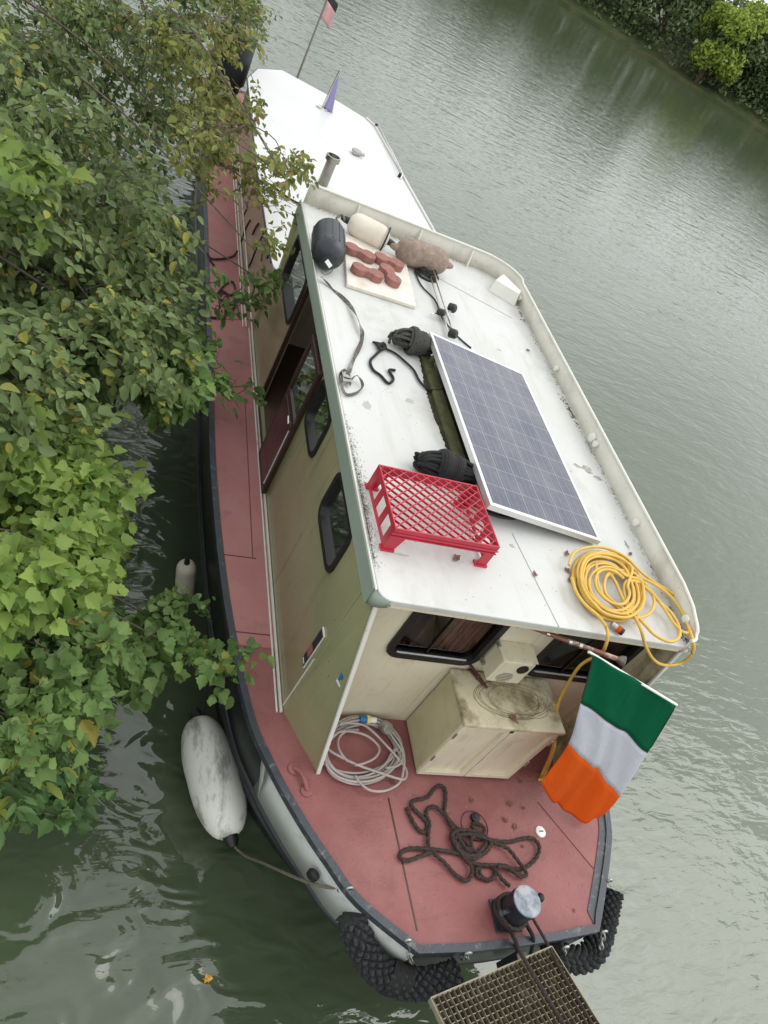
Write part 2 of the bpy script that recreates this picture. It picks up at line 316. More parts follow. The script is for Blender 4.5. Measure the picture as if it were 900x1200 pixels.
def watermat():
    m,t,b=nt('river_water_surface');N=t.nodes;L=t.links
    tc=N.new('ShaderNodeTexCoord')
    def noise(scale,det,rough,sx,sy,rot,dist=0):
        mp=N.new('ShaderNodeMapping');mp.inputs['Rotation'].default_value=(0,0,math.radians(rot));mp.inputs['Scale'].default_value=(sx,sy,1)
        L.new(tc.outputs['Object'],mp.inputs[0]);n=N.new('ShaderNodeTexNoise');n.inputs['Scale'].default_value=scale;n.inputs['Detail'].default_value=det;n.inputs['Roughness'].default_value=rough;n.inputs['Distortion'].default_value=dist
        L.new(mp.outputs[0],n.inputs['Vector']);return n.outputs[0]
    a=noise(1.5,2,.5,1,2.0,-12,.6)      # long gentle swell
    c=noise(5.0,3,.5,1,2.6,8,.5)       # ripples
    # ripples die out in the lee of the boat and the trees (calm water between hull and bank)
    sx=N.new('ShaderNodeSeparateXYZ');L.new(tc.outputs['Object'],sx.inputs[0])
    ca=N.new('ShaderNodeMapRange');ca.interpolation_type='SMOOTHSTEP';ca.inputs[1].default_value=.8;ca.inputs[2].default_value=4.5;ca.inputs[3].default_value=.35;ca.inputs[4].default_value=1;L.new(sx.outputs[0],ca.inputs[0])
    mu=N.new('ShaderNodeMath');mu.operation='MULTIPLY';L.new(c,mu.inputs[0]);L.new(ca.outputs[0],mu.inputs[1])
    b1=N.new('ShaderNodeBump');b1.inputs['Strength'].default_value=1;b1.inputs['Distance'].default_value=.016;L.new(a,b1.inputs['Height'])
    b2=N.new('ShaderNodeBump');b2.inputs['Strength'].default_value=1;b2.inputs['Distance'].default_value=.007;L.new(mu.outputs[0],b2.inputs['Height']);L.new(b1.outputs[0],b2.inputs['Normal'])
    L.new(b2.outputs[0],b.inputs['Normal'])
    e_=noise(2.6,1.5,.4,1,1.7,25,1.2)
    iv=N.new('ShaderNodeMapRange');iv.interpolation_type='SMOOTHSTEP';iv.inputs[1].default_value=.8;iv.inputs[2].default_value=3.5;iv.inputs[3].default_value=1;iv.inputs[4].default_value=.15;L.new(sx.outputs[0],iv.inputs[0])
    mu2=N.new('ShaderNodeMath');mu2.operation='MULTIPLY';L.new(e_,mu2.inputs[0]);L.new(iv.outputs[0],mu2.inputs[1])
    b3=N.new('ShaderNodeBump');b3.inputs['Strength'].default_value=1;b3.inputs['Distance'].default_value=.030;L.new(mu2.outputs[0],b3.inputs['Height']);L.new(b2.outputs[0],b3.inputs['Normal']);L.new(b3.outputs[0],b.inputs['Normal'])
    n=noise(.25,4,.6,1,1,0)
    k=N.new('ShaderNodeMix');k.data_type='RGBA';L.new(n,k.inputs[0]);k.inputs[6].default_value=(.052,.074,.040,1);k.inputs[7].default_value=(.078,.104,.058,1)
    L.new(k.outputs[2],b.inputs['Base Color']);b.inputs['Roughness'].default_value=.03;b.inputs['IOR'].default_value=1.66
    return m
MT['water']=watermat()
MT['bed']=mat('bank_soil',(.10,.085,.055),.95,.3,3,dirt=(.07,.11,.03),ds=2,dt=(.4,.6),da=.8,bump=1,bs=20)
MT['grass']=mat('bank_grass',(.06,.08,.025),.95,.3,1.2,dirt=(.14,.12,.06),ds=.8,dt=(.5,.6),da=.5,bump=1,bs=8)
MT['kerb']=mat('bank_kerb_concrete',(.20,.20,.13),.9,.2,3)

# ------------------------------------------------------------------ setting
w=MB();w.add([(-400,-400,0),(600,-400,0),(600,600,0),(-400,600,0)],[(0,1,2,3)])
tag(w.build('river_water',MT['water']),kind='structure')
# near bank under the trees (left of frame)
nb=MB();P=[]
for i in range(30):
    y=-6+i*1.6;row=[]
    for j,(x,z) in enumerate(((-1.25,-.4),(-1.6,.15),(-2.2,.5),(-3.5,.9),(-7,1.6),(-30,2.5))):
        row.append((x+.25*math.sin(y*.9+j)-max(0,y-9)*.12,y,z+.06*math.sin(y*2+j*2)))
    P.append(row)
nb.grid(P);tag(nb.build('near_bank',MT['bed'],smooth=80),kind='structure')
# far bank
SA=at(650,0,0);SB=at(900,160,0)
sd=(SB-SA).normalized();sn=Vector((-sd.y,sd.x,0))
if sn.y<0:sn=-sn
fb=MB();P=[]
for i in range(60):
    s_=-160+i*5.0;row=[]
    base=SA+sd*s_
    for j,(d,z) in enumerate(((0,-.3),(0.0,.22),(.35,.25),(1.6,.55),(5,1.3),(14,1.9),(60,2.2),(300,2.0))):
        row.append(tuple(base+sn*(d+ (.25*math.sin(s_*.7)+.15*math.sin(s_*2.1) if j>1 else 0))+Vector((0,0,z+ (.08*math.sin(s_*.9+j) if j>2 else 0)))))
    P.append(row)
fb.grid(P);tag(fb.build('far_bank',MT['grass'],smooth=60),kind='structure')

# ------------------------------------------------------------------ houseboat
boat=thing('houseboat',(2.45,6,0),'cream and olive houseboat with red deck and white roof moored beside the trees','houseboat')
DZ=.95
left=[(1.16,11.5),(1.03,9),(1.04,7.6),(1.07,5),(1.085,3.9),(1.15,2.89),(1.26,2.15),(1.37,1.83),(1.51,1.55),(1.64,1.34),(1.78,1.145),(2.06,.92)]
bowp=[(2.06,.92),(2.35,.915),(2.62,.925),(2.9,.945),(3.19,.975)]
right=[(3.19,.975),(3.46,1.39),(3.56,1.62),(3.70,2.2),(3.82,3),(3.86,5),(3.86,9),(3.72,11.4)]
stern=[(3.72,11.4),(3.2,12.0),(2.45,12.15),(1.7,12.0),(1.16,11.5)]
def cr2(p,n=5): return [(q.x,q.y) for q in cr([(a,b,0) for a,b in p],n)]
outline=cr2(left,5)[:-1]+bowp[:-1]+cr2(right,5)[:-1]+cr2(stern,4)[:-1]
def inset(d,rake=0.0):
    n=len(outline);res=[]
    for i,(x,y) in enumerate(outline):
        a=outline[i-1];b=outline[(i+1)%n]
        t=Vector((b[0]-a[0],b[1]-a[1]));t.normalize();nn=Vector((-t.y,t.x))
        if nn.dot(Vector((2.5-x,6-y)))<0:nn=-nn
        res.append((x+nn.x*d,y+nn.y*d+rake*max(0,1-(y-.9)/1.6)))
    return res
h=MB();rings=[(0,0,DZ-.005),(0.004,0,.68),(.05,.06,.55),(.13,.16,.3),(.20,.3,0),(.35,.5,-.35)]
n=len(outline);vs=[]
for d,rk,z in rings: vs+=[(x,y,z) for x,y in inset(d,rk)]
fs=[(i*n+k,i*n+(k+1)%n,(i+1)*n+(k+1)%n,(i+1)*n+k) for i in range(len(rings)-1) for k in range(n)]
h.add(vs,fs);h.build('hull',MT['hull'],boat,smooth=35)
d=MB();d.prism(inset(.02),DZ-.03,DZ);deck=d.build('deck',MT['deck'],boat)
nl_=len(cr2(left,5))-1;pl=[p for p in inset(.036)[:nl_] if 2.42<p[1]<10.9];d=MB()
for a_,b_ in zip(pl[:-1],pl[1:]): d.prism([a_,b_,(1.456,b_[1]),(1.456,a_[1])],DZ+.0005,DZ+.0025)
MT['sidedeck']=mat('side_deck_faded_lightened_pink',(.40,.155,.15),.6,.12,2.0,dirt=(.17,.07,.065),ds=6,dt=(.56,.72),da=.5,bump=.25,bs=60,speck=((.6,.45,.4),50,(.72,.74),.6),second=((.48,.24,.23),1.1,(.40,.65),.6))  # partly faded paint, partly lightening put into the colour against the shade here
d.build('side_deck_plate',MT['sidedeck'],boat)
# gunwale strip
g=MB();o1=inset(-.012);o2=inset(.028)
vs=[(x,y,DZ-.028) for x,y in o1]+[(x,y,DZ+.014) for x,y in o1]+[(x,y,DZ+.014) for x,y in o2]+[(x,y,DZ-.02) for x,y in o2]
g.add(vs,[(r*n+k,r*n+(k+1)%n,((r+1)%4)*n+(k+1)%n,((r+1)%4)*n+k) for r in range(3) for k in range(n)])
g.build('gunwale',MT['deck_edge'],boat,smooth=30)
# flat margin plate at the bow starboard (slate paint inside the gunwale)
mp=MB();ii=[i for i,(x,y) in enumerate(outline) if y<2.4 and x>3.15];a=inset(.028);b=inset(.075)
mp.add([(a[i][0],a[i][1],DZ+.005) for i in ii]+[(b[i][0],b[i][1],DZ+.005) for i in ii],[(k,k+1,len(ii)+k+1,len(ii)+k) for k in range(len(ii)-1)])
mp.build('margin_plate',MT['deck_edge'],boat)
st=MB();st.tube([(x,y,.64) for x,y in inset(.012,.02)],.028,8,closed=True);st.build('rubbing_strake',MT['strake'],boat,smooth=60)
st=MB();st.tube([(x,y,.33) for x,y in inset(.115,.15)],.02,8,closed=True);st.build('rubbing_strake',MT['strake'],boat,smooth=60)
# pale band on port bow
bb=MB();idx=[i for i,(x,y) in enumerate(outline) if x<2.07 and y<1.9]
to=inset(-.003);bo=inset(-.001)
T=[(to[i][0]-.002,to[i][1]-.002,DZ-.030) for i in idx];Bt=[(bo[i][0]+.0,bo[i][1]-.001,.685) for i in idx];Bt[0]=(Bt[2][0],Bt[2][1],.685)
bb.add(T+Bt,[(k,k+1,len(idx)+k+1,len(idx)+k) for k in range(len(idx)-1)]);bb.build('bow_band',MT['bowband'],boat,smooth=60,solid=.006)
# deck seams
def strip(b,p,q,w,z,m=0,h=.004): b.bar((p[0],p[1],z),(q[0],q[1],z),w,h,m=m)
sm=MB()
def A2(x,y,z=DZ): v=at(x,y,z);return (v.x,v.y)
strip(sm,A2(455,935),A2(489,1091),.007,DZ+.0015);sm.build('deck_seam',MT['darkwood'],boat)
SD=mat('seam_dark_red',(.14,.04,.04),.7,.2,20)
sm=MB();strip(sm,A2(630,940),A2(697,1020),.004,DZ+.001);sm.build('deck_seam',SD,boat)
for (p,q) in (((256,455),(299,452)),((261,650),(300,655)),((296,655),(287,470)),((270,740),(318,745)),((251,375),(290,375))):
    sm=MB();strip(sm,A2(*p),A2(*q),  .005,DZ+.004);sm.build('deck_seam',SD,boat)
# wheelhouse: roof outline
RZ=2.2;X0=1.455;X1=3.375;Y0=2.0;Y1=5.88
def rrect(x0,y0,x1,y1,rs,seg=6):
    pts=[]
    for (cx,cy,sx,sy,r,a0) in ((x0,y0,1,1,rs[0],PI),(x1,y0,-1,1,rs[1],1.5*PI),(x1,y1,-1,-1,rs[2],0),(x0,y1,1,-1,rs[3],.5*PI)):
        if r<=0: pts.append((cx,cy));continue
        for k in range(seg+1):
            a=a0+k/seg*PI/2; pts.append((cx+sx*r+r*math.cos(a),cy+sy*r+r*math.sin(a)))
    return pts
rf=MB();rf.prism(rrect(X0,Y0,X1,Y1,(.07,.05,.24,.0)),RZ-.035,RZ)
roof=rf.build('roof',MT['roof'],boat,bevel=.006)
fa=MB()
fa.hexa([(1.437,2.06,2.09),(1.453,2.06,2.09),(1.453,5.9,2.09),(1.437,5.9,2.09)],[(1.437,2.06,2.195),(1.453,2.06,2.195),(1.453,5.9,2.195),(1.437,5.9,2.195)])
a0=[(1.445+.07-.07*math.cos(t),2.06-.06*math.sin(t)) for t in [k*PI/2/6 for k in range(7)]]
fa.add([(x,y,2.09+.06*(i/6)) for i,(x,y) in enumerate(a0)]+[(x,y,2.195) for x,y in a0],[(k,k+1,7+k+1,7+k) for k in range(6)])
fa.build('roof_fascia',MT['fascia'],boat,smooth=40,solid=.003)
lp=MB();lp.tube([(1.447,y,2.2) for y in np.linspace(2.05,5.9,12)],.006,6);lp.build('roof_lip',MT['rim'],boat,smooth=60)
ff=MB();ff.box((1.53,2.004,2.145),(3.36,2.02,2.164));ff.build('front_fascia',MT['cream'],boat,bevel=.002)
# seam lines on roof
sm=MB();strip(sm,A2(475,305,RZ),A2(600,373,RZ),.006,RZ+.001);sm.build('roof_seam',MT['greywash'],boat);sm=MB();strip(sm,A2(600,625,RZ),A2(655,735,RZ),.002,RZ+.001)
sm.build('roof_seam',MT['greywash'],boat)
# bulwark round the back and starboard edge
bpath=[(1.46,5.87),(2.2,5.87),(3.0,5.86),(3.17,5.83),(3.28,5.76),(3.345,5.66),(3.37,5.5),(3.37,5),(3.37,4),(3.37,3),(3.37,2.2),(3.368,2.08),(3.345,2.02),(3.30,2.0)]
bp=[(q.x,q.y) for q in cr([(a,b,0) for a,b in bpath],4)]
bw=MB();N_=len(bp)
def hgt(i):
    x,y=bp[i]
    return .15 if y>5.6 else (.13 if y>2.25 else .05+.08*max(0,(y-2.0)/.25) if x>3.36 else .05)
vs=[(x,y,RZ-.05) for x,y in bp]+[(x,y,RZ+hgt(i)) for i,(x,y) in enumerate(bp)]
bw.add(vs,[(k,k+1,N_+k+1,N_+k) for k in range(N_-1)]);bul=bw.build('bulwark',MT['gutter'],boat,smooth=50,solid=.012)
rm=MB();rm.tube([(x,y,RZ+hgt(i)+.004) for i,(x,y) in enumerate(bp)],.010,8);rm.build('rim',MT['rim'],bul,smooth=60)
for px_,py_ in ((412,255),(487,290),(557,335)):
    q=at(px_,py_,RZ);b_=MB();b_.hexa([(q.x-.006,5.80,RZ),(q.x+.006,5.80,RZ),(q.x+.006,5.865,RZ),(q.x-.006,5.865,RZ)],[(q.x-.006,5.845,RZ+.14),(q.x+.006,5.845,RZ+.14),(q.x+.006,5.865,RZ+.14),(q.x-.006,5.865,RZ+.14)]);b_.build('bracket',MT['rim'],bul)
wd=MB();wd.hexa([(3.08,5.50,RZ),(3.30,5.38,RZ),(3.36,5.48,RZ),(3.22,5.72,RZ)],[(3.10,5.53,RZ+.10),(3.30,5.42,RZ+.10),(3.33,5.47,RZ+.11),(3.22,5.68,RZ+.11)]);wd.build('corner_block',MT['rim'],bul,bevel=.004)
for px_,py_,r in ((611,352,.022),(652,434,.022),(687,513,.034),(699,523,.024),(747,615,.024),(806,728,.024)):
    q=at(px_,py_,RZ+.04);k_=MB();k_.lathe((3.363,q.y,RZ+.055),(-1,0,0),[(0,r*.7),(.012,r*.7),(.014,r),(.026,r*.95),(.03,r*.5)],14);k_.build('scupper_knob',MT['rim'],bul,smooth=40)
# grime ribbon along bulwark foot: many small clumps
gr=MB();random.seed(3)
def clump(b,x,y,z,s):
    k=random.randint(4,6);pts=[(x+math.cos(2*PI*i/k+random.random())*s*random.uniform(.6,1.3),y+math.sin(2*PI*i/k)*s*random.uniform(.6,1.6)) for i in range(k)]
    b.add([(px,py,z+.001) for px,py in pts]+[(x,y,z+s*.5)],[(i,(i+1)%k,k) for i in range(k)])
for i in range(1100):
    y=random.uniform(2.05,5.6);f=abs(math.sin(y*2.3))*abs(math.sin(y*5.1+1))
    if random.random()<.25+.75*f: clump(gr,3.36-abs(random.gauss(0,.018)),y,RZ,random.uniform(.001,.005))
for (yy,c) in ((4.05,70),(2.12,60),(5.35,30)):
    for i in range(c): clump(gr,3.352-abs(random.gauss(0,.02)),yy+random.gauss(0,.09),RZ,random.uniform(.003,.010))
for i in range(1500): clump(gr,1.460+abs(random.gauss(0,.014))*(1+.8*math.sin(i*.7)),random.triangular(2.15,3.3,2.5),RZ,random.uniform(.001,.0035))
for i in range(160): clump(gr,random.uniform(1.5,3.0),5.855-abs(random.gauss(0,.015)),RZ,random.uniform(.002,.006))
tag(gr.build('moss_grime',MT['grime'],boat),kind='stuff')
# hatch board with its rim
hb=MB();hc=[at(405,337,RZ),at(486,363,RZ),at(474,310,RZ),at(401,276,RZ)]
hb.prism([(p.x,p.y) for p in hc],RZ+.001,RZ+.03);hatch=hb.build('roof_hatch',MT['hatch'],boat,bevel=.006)
MT['peel']=mat('bare_peeled_patch',(.40,.39,.35),.7,.3,30,dirt=(.16,.15,.12),ds=40,dt=(.5,.6),da=.8,bump=.4,bs=80)
random.seed(41)
for px_,py_,rx,ry in ((688,550,.07,.05),(700,560,.05,.03),(676,546,.04,.03),(430,475,.035,.06),(480,470,.05,.03),(600,640,.02,.02),(470,650,.05,.012),(585,410,.03,.015),(560,470,.02,.01),(735,640,.02,.05)):
    v=at(px_,py_,RZ);q=MB();q.prism([(v.x+rx*random.uniform(.35,1)*math.cos(2*PI*i/18),v.y+ry*random.uniform(.35,1)*math.sin(2*PI*i/18)) for i in range(18)],RZ-.002,RZ+.0007);q.build('peeled_patch',MT['peel'] if py_>500 and px_>600 else MT['greywash'],boat)
# walls
def wall(axis,c0,c1,u0,u1,v0,v1,holes):
    "solid wall slab between c0 and c1 on axis, with rectangular holes (u0,u1,v0,v1)"
    b=MB();U=sorted({u0,u1,*[h_[0] for h_ in holes],*[h_[1] for h_ in holes]});V=sorted({v0,v1,*[h_[2] for h_ in holes],*[h_[3] for h_ in holes]})
    sol={}
    for i in range(len(U)-1):
        for j in range(len(V)-1):
            cu=(U[i]+U[i+1])/2;cv=(V[j]+V[j+1])/2
            sol[i,j]=not any(h_[0]<cu<h_[1] and h_[2]<cv<h_[3] for h_ in holes)
    def P(c,u,v): return (c,u,v) if axis=='x' else (u,c,v)
    for (i,j),s_ in sol.items():
        if not s_:continue
        a,b_,c,d_=U[i],U[i+1],V[j],V[j+1]
        for k in (c0,c1): b.add([P(k,a,c),P(k,b_,c),P(k,b_,d_),P(k,a,d_)],[(0,1,2,3)])
        for (di,dj,p,q) in ((-1,0,(a,c),(a,d_)),(1,0,(b_,c),(b_,d_)),(0,-1,(a,c),(b_,c)),(0,1,(a,d_),(b_,d_))):
            if not sol.get((i+di,j+dj),False): b.add([P(c0,*p),P(c0,*q),P(c1,*q),P(c1,*p)],[(0,1,2,3)])
    return b
WX=1.462
def rr2(u0,u1,v0,v1,r,seg=5): return rrect(u0,v0,u1,v1,(r,r,r,r),seg)
def window(axis,c,sgn,u0,u1,v0,v1,r,fw=.02,parent=None,extra=None,proud=.012,glass='glass'):
    "rubber frame ring (proud of the wall by `proud`), pane set back"
    def P(cc,p): return (cc,p[0],p[1]) if axis=='x' else (p[0],cc,p[1])
    o=rr2(u0-fw*.5,u1+fw*.5,v0-fw*.5,v1+fw*.5,r+fw*.5);i_=rr2(u0+fw*.5,u1-fw*.5,v0+fw*.5,v1-fw*.5,max(r-fw*.5,.01))
    k=len(o);b=MB();cf=c+sgn*proud;cb=c-sgn*.025
    vs=[P(cf,p) for p in o]+[P(cf,p) for p in i_]+[P(c-sgn*.001,p) for p in o]+[P(cb,p) for p in i_]
    fs=[]
    for q in range(k):
        q2=(q+1)%k;fs+=[(q,q2,k+q2,k+q),(q,2*k+q,2*k+q2,q2),(k+q,k+q2,3*k+q2,3*k+q)]
    b.add(vs,fs);fr=b.build('window_frame',MT['rubber'],parent,smooth=30)
    g_=MB();g_.add([P(cb+sgn*.008,p) for p in i_],[tuple(range(k))]);g_.build('pane',MT[glass],fr)
    return fr
# port wall
WZ1=2.162
win3=(2.50,2.97,1.74,2.06);win2=(3.40,3.79,1.73,2.06);win1=(4.93,5.62,1.66,2.06)
door=(3.86,4.86,.99,2.08)
pw=wall('x',WX,WX+.03,2.16,5.86,DZ,WZ1,[win3,win2,win1,door]);pw.build('cabin_wall',MT['olive'],boat)
for wv in (win3,win2,win1): window('x',WX,-1,*wv,.07,.035,boat)
# door frame, leaf, upper glass
df=MB();df.box((WX-.012,3.845,.985),(WX+.02,3.87,2.085));df.box((WX-.012,4.85,.985),(WX+.02,4.875,2.085));df.box((WX-.012,3.87,2.06),(WX+.02,4.85,2.085));df.box((WX-.012,3.87,.96),(WX+.02,4.85,.985))
dfr=df.build('door_frame',MT['darkwood'],boat,bevel=.003)
dl=MB()
yl,yh=3.83,4.26;xx=WX-.035
dl.box((xx,yl,.97),(xx+.025,yl+.035,2.05));dl.box((xx,yh-.035,.97),(xx+.025,yh,2.05));dl.box((xx,yl+.035,.97),(xx+.025,yh-.035,1.02));dl.box((xx,yl+.035,1.57),(xx+.025,yh-.035,1.62));dl.box((xx,yl+.035,2.01),(xx+.025,yh-.035,2.05))
dl.box((xx+.008,yl+.03,1.0),(xx+.018,yh-.03,1.59))
dd=dl.build('door',MT['darkwood'],boat,bevel=.003);q=MB();q.box((xx-.003,yl+.036,1.02),(xx+.008,yh-.036,1.57));q.build('lower_panel',MT['wood'],dd,bevel=.003)
q=MB();q.add([(xx+.012,yl+.03,1.61),(xx+.012,yh-.03,1.61),(xx+.012,yh-.03,2.02),(xx+.012,yl+.03,2.02)],[(0,1,2,3)]);q.build('pane',MT['glass'],dd)
q=MB();
for i in range(14):
    y=yl+.04+i*(yh-yl-.08)/13;q.tube([(WX+.012+.006*math.sin(i*2.1),y,1.60),(WX+.012+.006*math.sin(i*2.1+1),y,2.03)],.016,6)
q.build('curtain',MT['curtain'],dd,smooth=80)
q=MB();q.bar((xx-.006,yl+.03,1.04),(xx-.006,yl+.03,1.54),.004,.008);q.build('trim',MT['rim'],dd)
q=MB();q.cyl((xx-.003,yl+.05,1.59),(xx-.03,yl+.05,1.60),.006,10);q.cyl((xx-.03,yl+.03,1.595),(xx-.03,yl+.09,1.61),.006,10);q.build('handle',MT['steel'],dd,smooth=40)
# front wall
fwL=(1.80,2.33,1.60,2.07);fwR=(2.70,3.27,1.58,2.07)
fw=wall('y',2.16,2.19,WX+.0305,3.36,DZ,WZ1,[fwL,fwR]);fw.build('front_wall',MT['cream'],boat)
for wv in (fwL,fwR):
    fr=window('y',2.16,-1,*wv,.07,.04,boat,proud=.014,glass='glassclear')
    q=MB();u=wv[0]+.43*(wv[1]-wv[0]);q.box((u,2.168,wv[2]+.01),(u+.008,2.176,wv[3]-.01));q.build('glazing_bar',MT['rubber'],fr)
    q=MB();q.box((wv[0]+.05,2.150,wv[2]+.012),(wv[1]-.05,2.158,wv[2]+.03));q.build('drip_rail',MT['alu'],fr,bevel=.002)
# remaining cabin shell
sh=MB();sh.box((3.33,2.1905,DZ),(3.36,5.86,WZ1));sh.box((WX+.03,5.83,DZ),(3.33,5.86,WZ1));sh.build('cabin_wall',MT['cream'],boat)
inn=MB();inn.box((WX+.03,2.19,DZ+.004),(3.33,5.83,DZ+.012));inn.box((1.55,2.2,1.5),(3.3,2.62,1.53));inn.build('cabin_floor',MT['interior'],boat)
q=MB();q.box((1.62,2.9,DZ+.02),(2.2,3.35,1.5));q.box((2.5,3.0,DZ+.02),(3.1,3.4,1.62));q.build('seat',MT['intred'],boat,bevel=.05)
q=MB();q.add([(1.95,2.32,1.56),(2.12,2.25,1.55),(2.16,2.5,1.66),(1.98,2.52,1.72)],[(0,1,2,3)]);q.add([(1.80,2.30,1.55),(1.93,2.26,1.55),(1.95,2.45,1.68),(1.83,2.48,1.66)],[(0,1,2,3)]);q.build('papers',MT['intgrey'],boat,solid=.003)
q=MB()
for i in range(26):
    x=2.10+i*.012;q.tube([(x,2.24+.012*math.sin(i*1.3),1.60),(x,2.24+.012*math.sin(i*1.3+.6),2.08)],.010,6)
q.build('curtain',MT['intred'],boat,smooth=80)
# wings (slanted side screens forward of the front wall)
def wing(p0,p1,t0,t1,th,m,name,edge=None):
    b=MB();p0,p1,t0,t1=map(Vector,(p0,p1,t0,t1));nn=(p1-p0).cross(t0-p0).normalized()*th
    b.add([p0,p1,t1,t0,p0+nn,p1+nn,t1+nn,t0+nn],[(3,2,1,0),(4,5,6,7),(0,1,5,4),(1,2,6,5),(2,3,7,6),(3,0,4,7)])
    o=b.build(name,m,boat)
    e=MB();e.bar(p1+nn*.5+Vector((0,-.004,0)),t1+nn*.5+Vector((0,-.004,0)),.016,.022,up=(1,0,0));e.build('edge_trim',MT['rim'],o,bevel=.003)
    return o
pwing=wing((WX-.002,2.172,DZ),(1.635,1.80,DZ),(WX-.002,2.172,2.13),(1.475,2.035,2.13),-.008,MT['olive'],'side_screen')
wing((3.35,2.158,DZ),(3.22,1.80,DZ),(3.36,2.158,2.15),(3.36,2.035,2.15),.008,MT['creamdirty'],'side_screen')
ab=MB();ab.bar((WX-.01,5.62,1.58),(WX-.01,5.84,2.08),.02,.05,up=(1,0,0));ab.build('aft_screen',MT['olive'],boat,bevel=.003)
# sticker with a blue arrow
def onwing(y,z):
    # plane through wing: param by y (2.158->1.8 at deck, narrower up)
    p0=Vector((WX-.001,2.158,DZ));p1=Vector((1.635,1.80,DZ));t0=Vector((WX-.001,2.158,2.13))
    nn=(p1-p0).cross(t0-p0).normalized()
    if nn.x>0:nn=-nn
    x=p0.x+(p1.x-p0.x)*(2.158-y)/(.358)
    return Vector((x,y,z))+nn*.003
def wq(px_,py_):
    p0=Vector((WX-.001,2.158,DZ));p1=Vector((1.635,1.80,DZ));t0=Vector((WX-.001,2.158,2.13));nn=(p1-p0).cross(t0-p0).normalized()
    dd_=ray(px_,py_);t=(p0-CO).dot(nn)/dd_.dot(nn);v=CO+dd_*t
    if nn.x>0:nn=-nn
    return v+nn*.012
q=MB();q.add([wq(396,797),wq(400,805),wq(410,786),wq(405,778)],[(0,1,2,3)]);sk=q.build('sticker',MT['ventw'],boat)
q=MB();nnv=Vector((-.002,-.001,0));q.add([wq(398,796)+nnv,wq(404,796)+nnv,wq(408,789)+nnv,wq(405,783)+nnv],[(0,1,2,3)]);q.build('blue_arrow',MT['plugblue'],sk)
# name board on port wall
q=MB();q.box((WX-.010,2.20,1.31),(WX-.001,2.262,1.61));nbd=q.build('picture_frame',MT['rim'],boat,bevel=.002)
q=MB();q.box((WX-.013,2.205,1.32),(WX-.011,2.257,1.60));q.build('picture',MT['bollard'],nbd)
q=MB();q.box((WX-.016,2.208,1.40),(WX-.014,2.254,1.47));q.build('picture_motif',MT['intred'],nbd)
q=MB();q.box((WX-.016,2.212,1.335),(WX-.014,2.25,1.345));q.build('picture_motif',MT['rim'],nbd)
# raised line on wall near wing
q=MB();q.bar((WX-.004,2.17,DZ+.03),(WX-.004,2.17,1.45),.004,.006,up=(1,0,0));q.build('wall_bead',MT['rim'],boat)
# base trims
q=MB();q.tube([(1.452,y,DZ+.012) for y in (2.14,3,4,5,5.9)],.010,6);q.tube([(1.43,y,DZ+.006) for y in (2.14,3,4,5,5.9)],.006,6);q.build('base_trim',MT['rim'],boat,smooth=60)
q=MB();q.tube([(1.40,y,DZ+.012) for y in (5.9,7,8,9,10.4)],.010,6);q.tube([(1.375,y,DZ+.006) for y in (5.9,7,8,9,10.4)],.006,6);q.tube([(1.395,y,DZ+.16) for y in (5.4,5.9,7,8,9,10.4)],.006,6);q.build('base_trim',MT['rim'],boat,smooth=60)
# aft cabin
AZ=1.6
ar=MB();arp=[(1.445,5.8),(1.42,5.95),(1.385,7.7),(1.39,10.35),(1.55,10.9),(1.90,11.28),(2.5,11.1),(3.06,10.80),(3.16,10.62),(3.43,7.9),(3.45,5.8)]
ar.prism(arp[::-1],AZ-.02,AZ);aft=ar.build('aft_roof',MT['aft_roof'],boat,bevel=.004)
aw=MB();aw.prism([(1.435,5.862),(1.41,7.7),(1.415,10.3),(1.57,10.85),(1.92,11.2),(3.03,10.75),(3.12,10.6),(3.36,7.9),(3.36,5.862)],DZ,AZ-.02);aw.build('aft_cabin_wall',MT['tan'],boat)
q=MB();q.tube([(x-.004,y,AZ-.01) for x,y in arp[1:7]],.010,6);q.build('roof_edge_trim',MT['strake'],aft,smooth=60)
q=MB();q.tube([(x,y,AZ+.012) for x,y in arp[7:11]],.014,8);q.build('edge_lip',MT['rim'],aft,smooth=60)
q=MB();ra=[at(444,146,AZ+.05),at(472,204,AZ+.05)];q.tube([ra[0]+Vector((-.05,0,-.05)),ra[0],ra[1],ra[1]+Vector((-.02,-.05,-.05))],.010,8)
q.build('handrail',MT['steel'],aft,smooth=60)
for e in ra:
    q=MB();q.cyl(e+Vector((-.03,0,-.05)),e+Vector((-.03,0,.0)),.018,10);q.build('rail_foot',MT['rubber'],aft)
e=at(417,181,AZ);q=MB();q.lathe((e.x,e.y,AZ),(0,0,1),[(0,.05),(.03,.05),(.035,.07),(.05,.065),(.055,.02)],16);q.cyl((e.x-.05,e.y-.05,AZ+.02),(e.x+.09,e.y-.03,AZ+.04),.02,8);q.build('deck_vent',MT['galv'],aft,smooth=40)
e=at(378,216,AZ);q=MB();q.lathe((e.x,e.y,AZ),(0,0,1),[(0,.055),(.26,.055),(.262,.078),(.31,.078),(.315,.06),(.28,.055)],22);q.build('exhaust_pipe',mat('exhaust_steel',(.30,.28,.25),.25,.2,10,metal=1),aft,smooth=40)
# painted lettering strokes on aft cabin side
q=MB()
for pts in (((280,224),(286,208),(291,197)),((282,285),(287,270),(293,258)),((286,252),(290,243),(287,236)),((290,313),(294,308),(301,290),(309,274)),((306,306),(308,294),(313,289),(316,293),(313,303)),((296,275),(300,266),(303,262))):
    vv=[atx(a,b_,1.408) for a,b_ in pts];q=MB();q.tube(cr([(v_.x,v_.y,v_.z) for v_ in vv],4),.009,5);q.build('painted_stroke',MT['rubber'],boat)
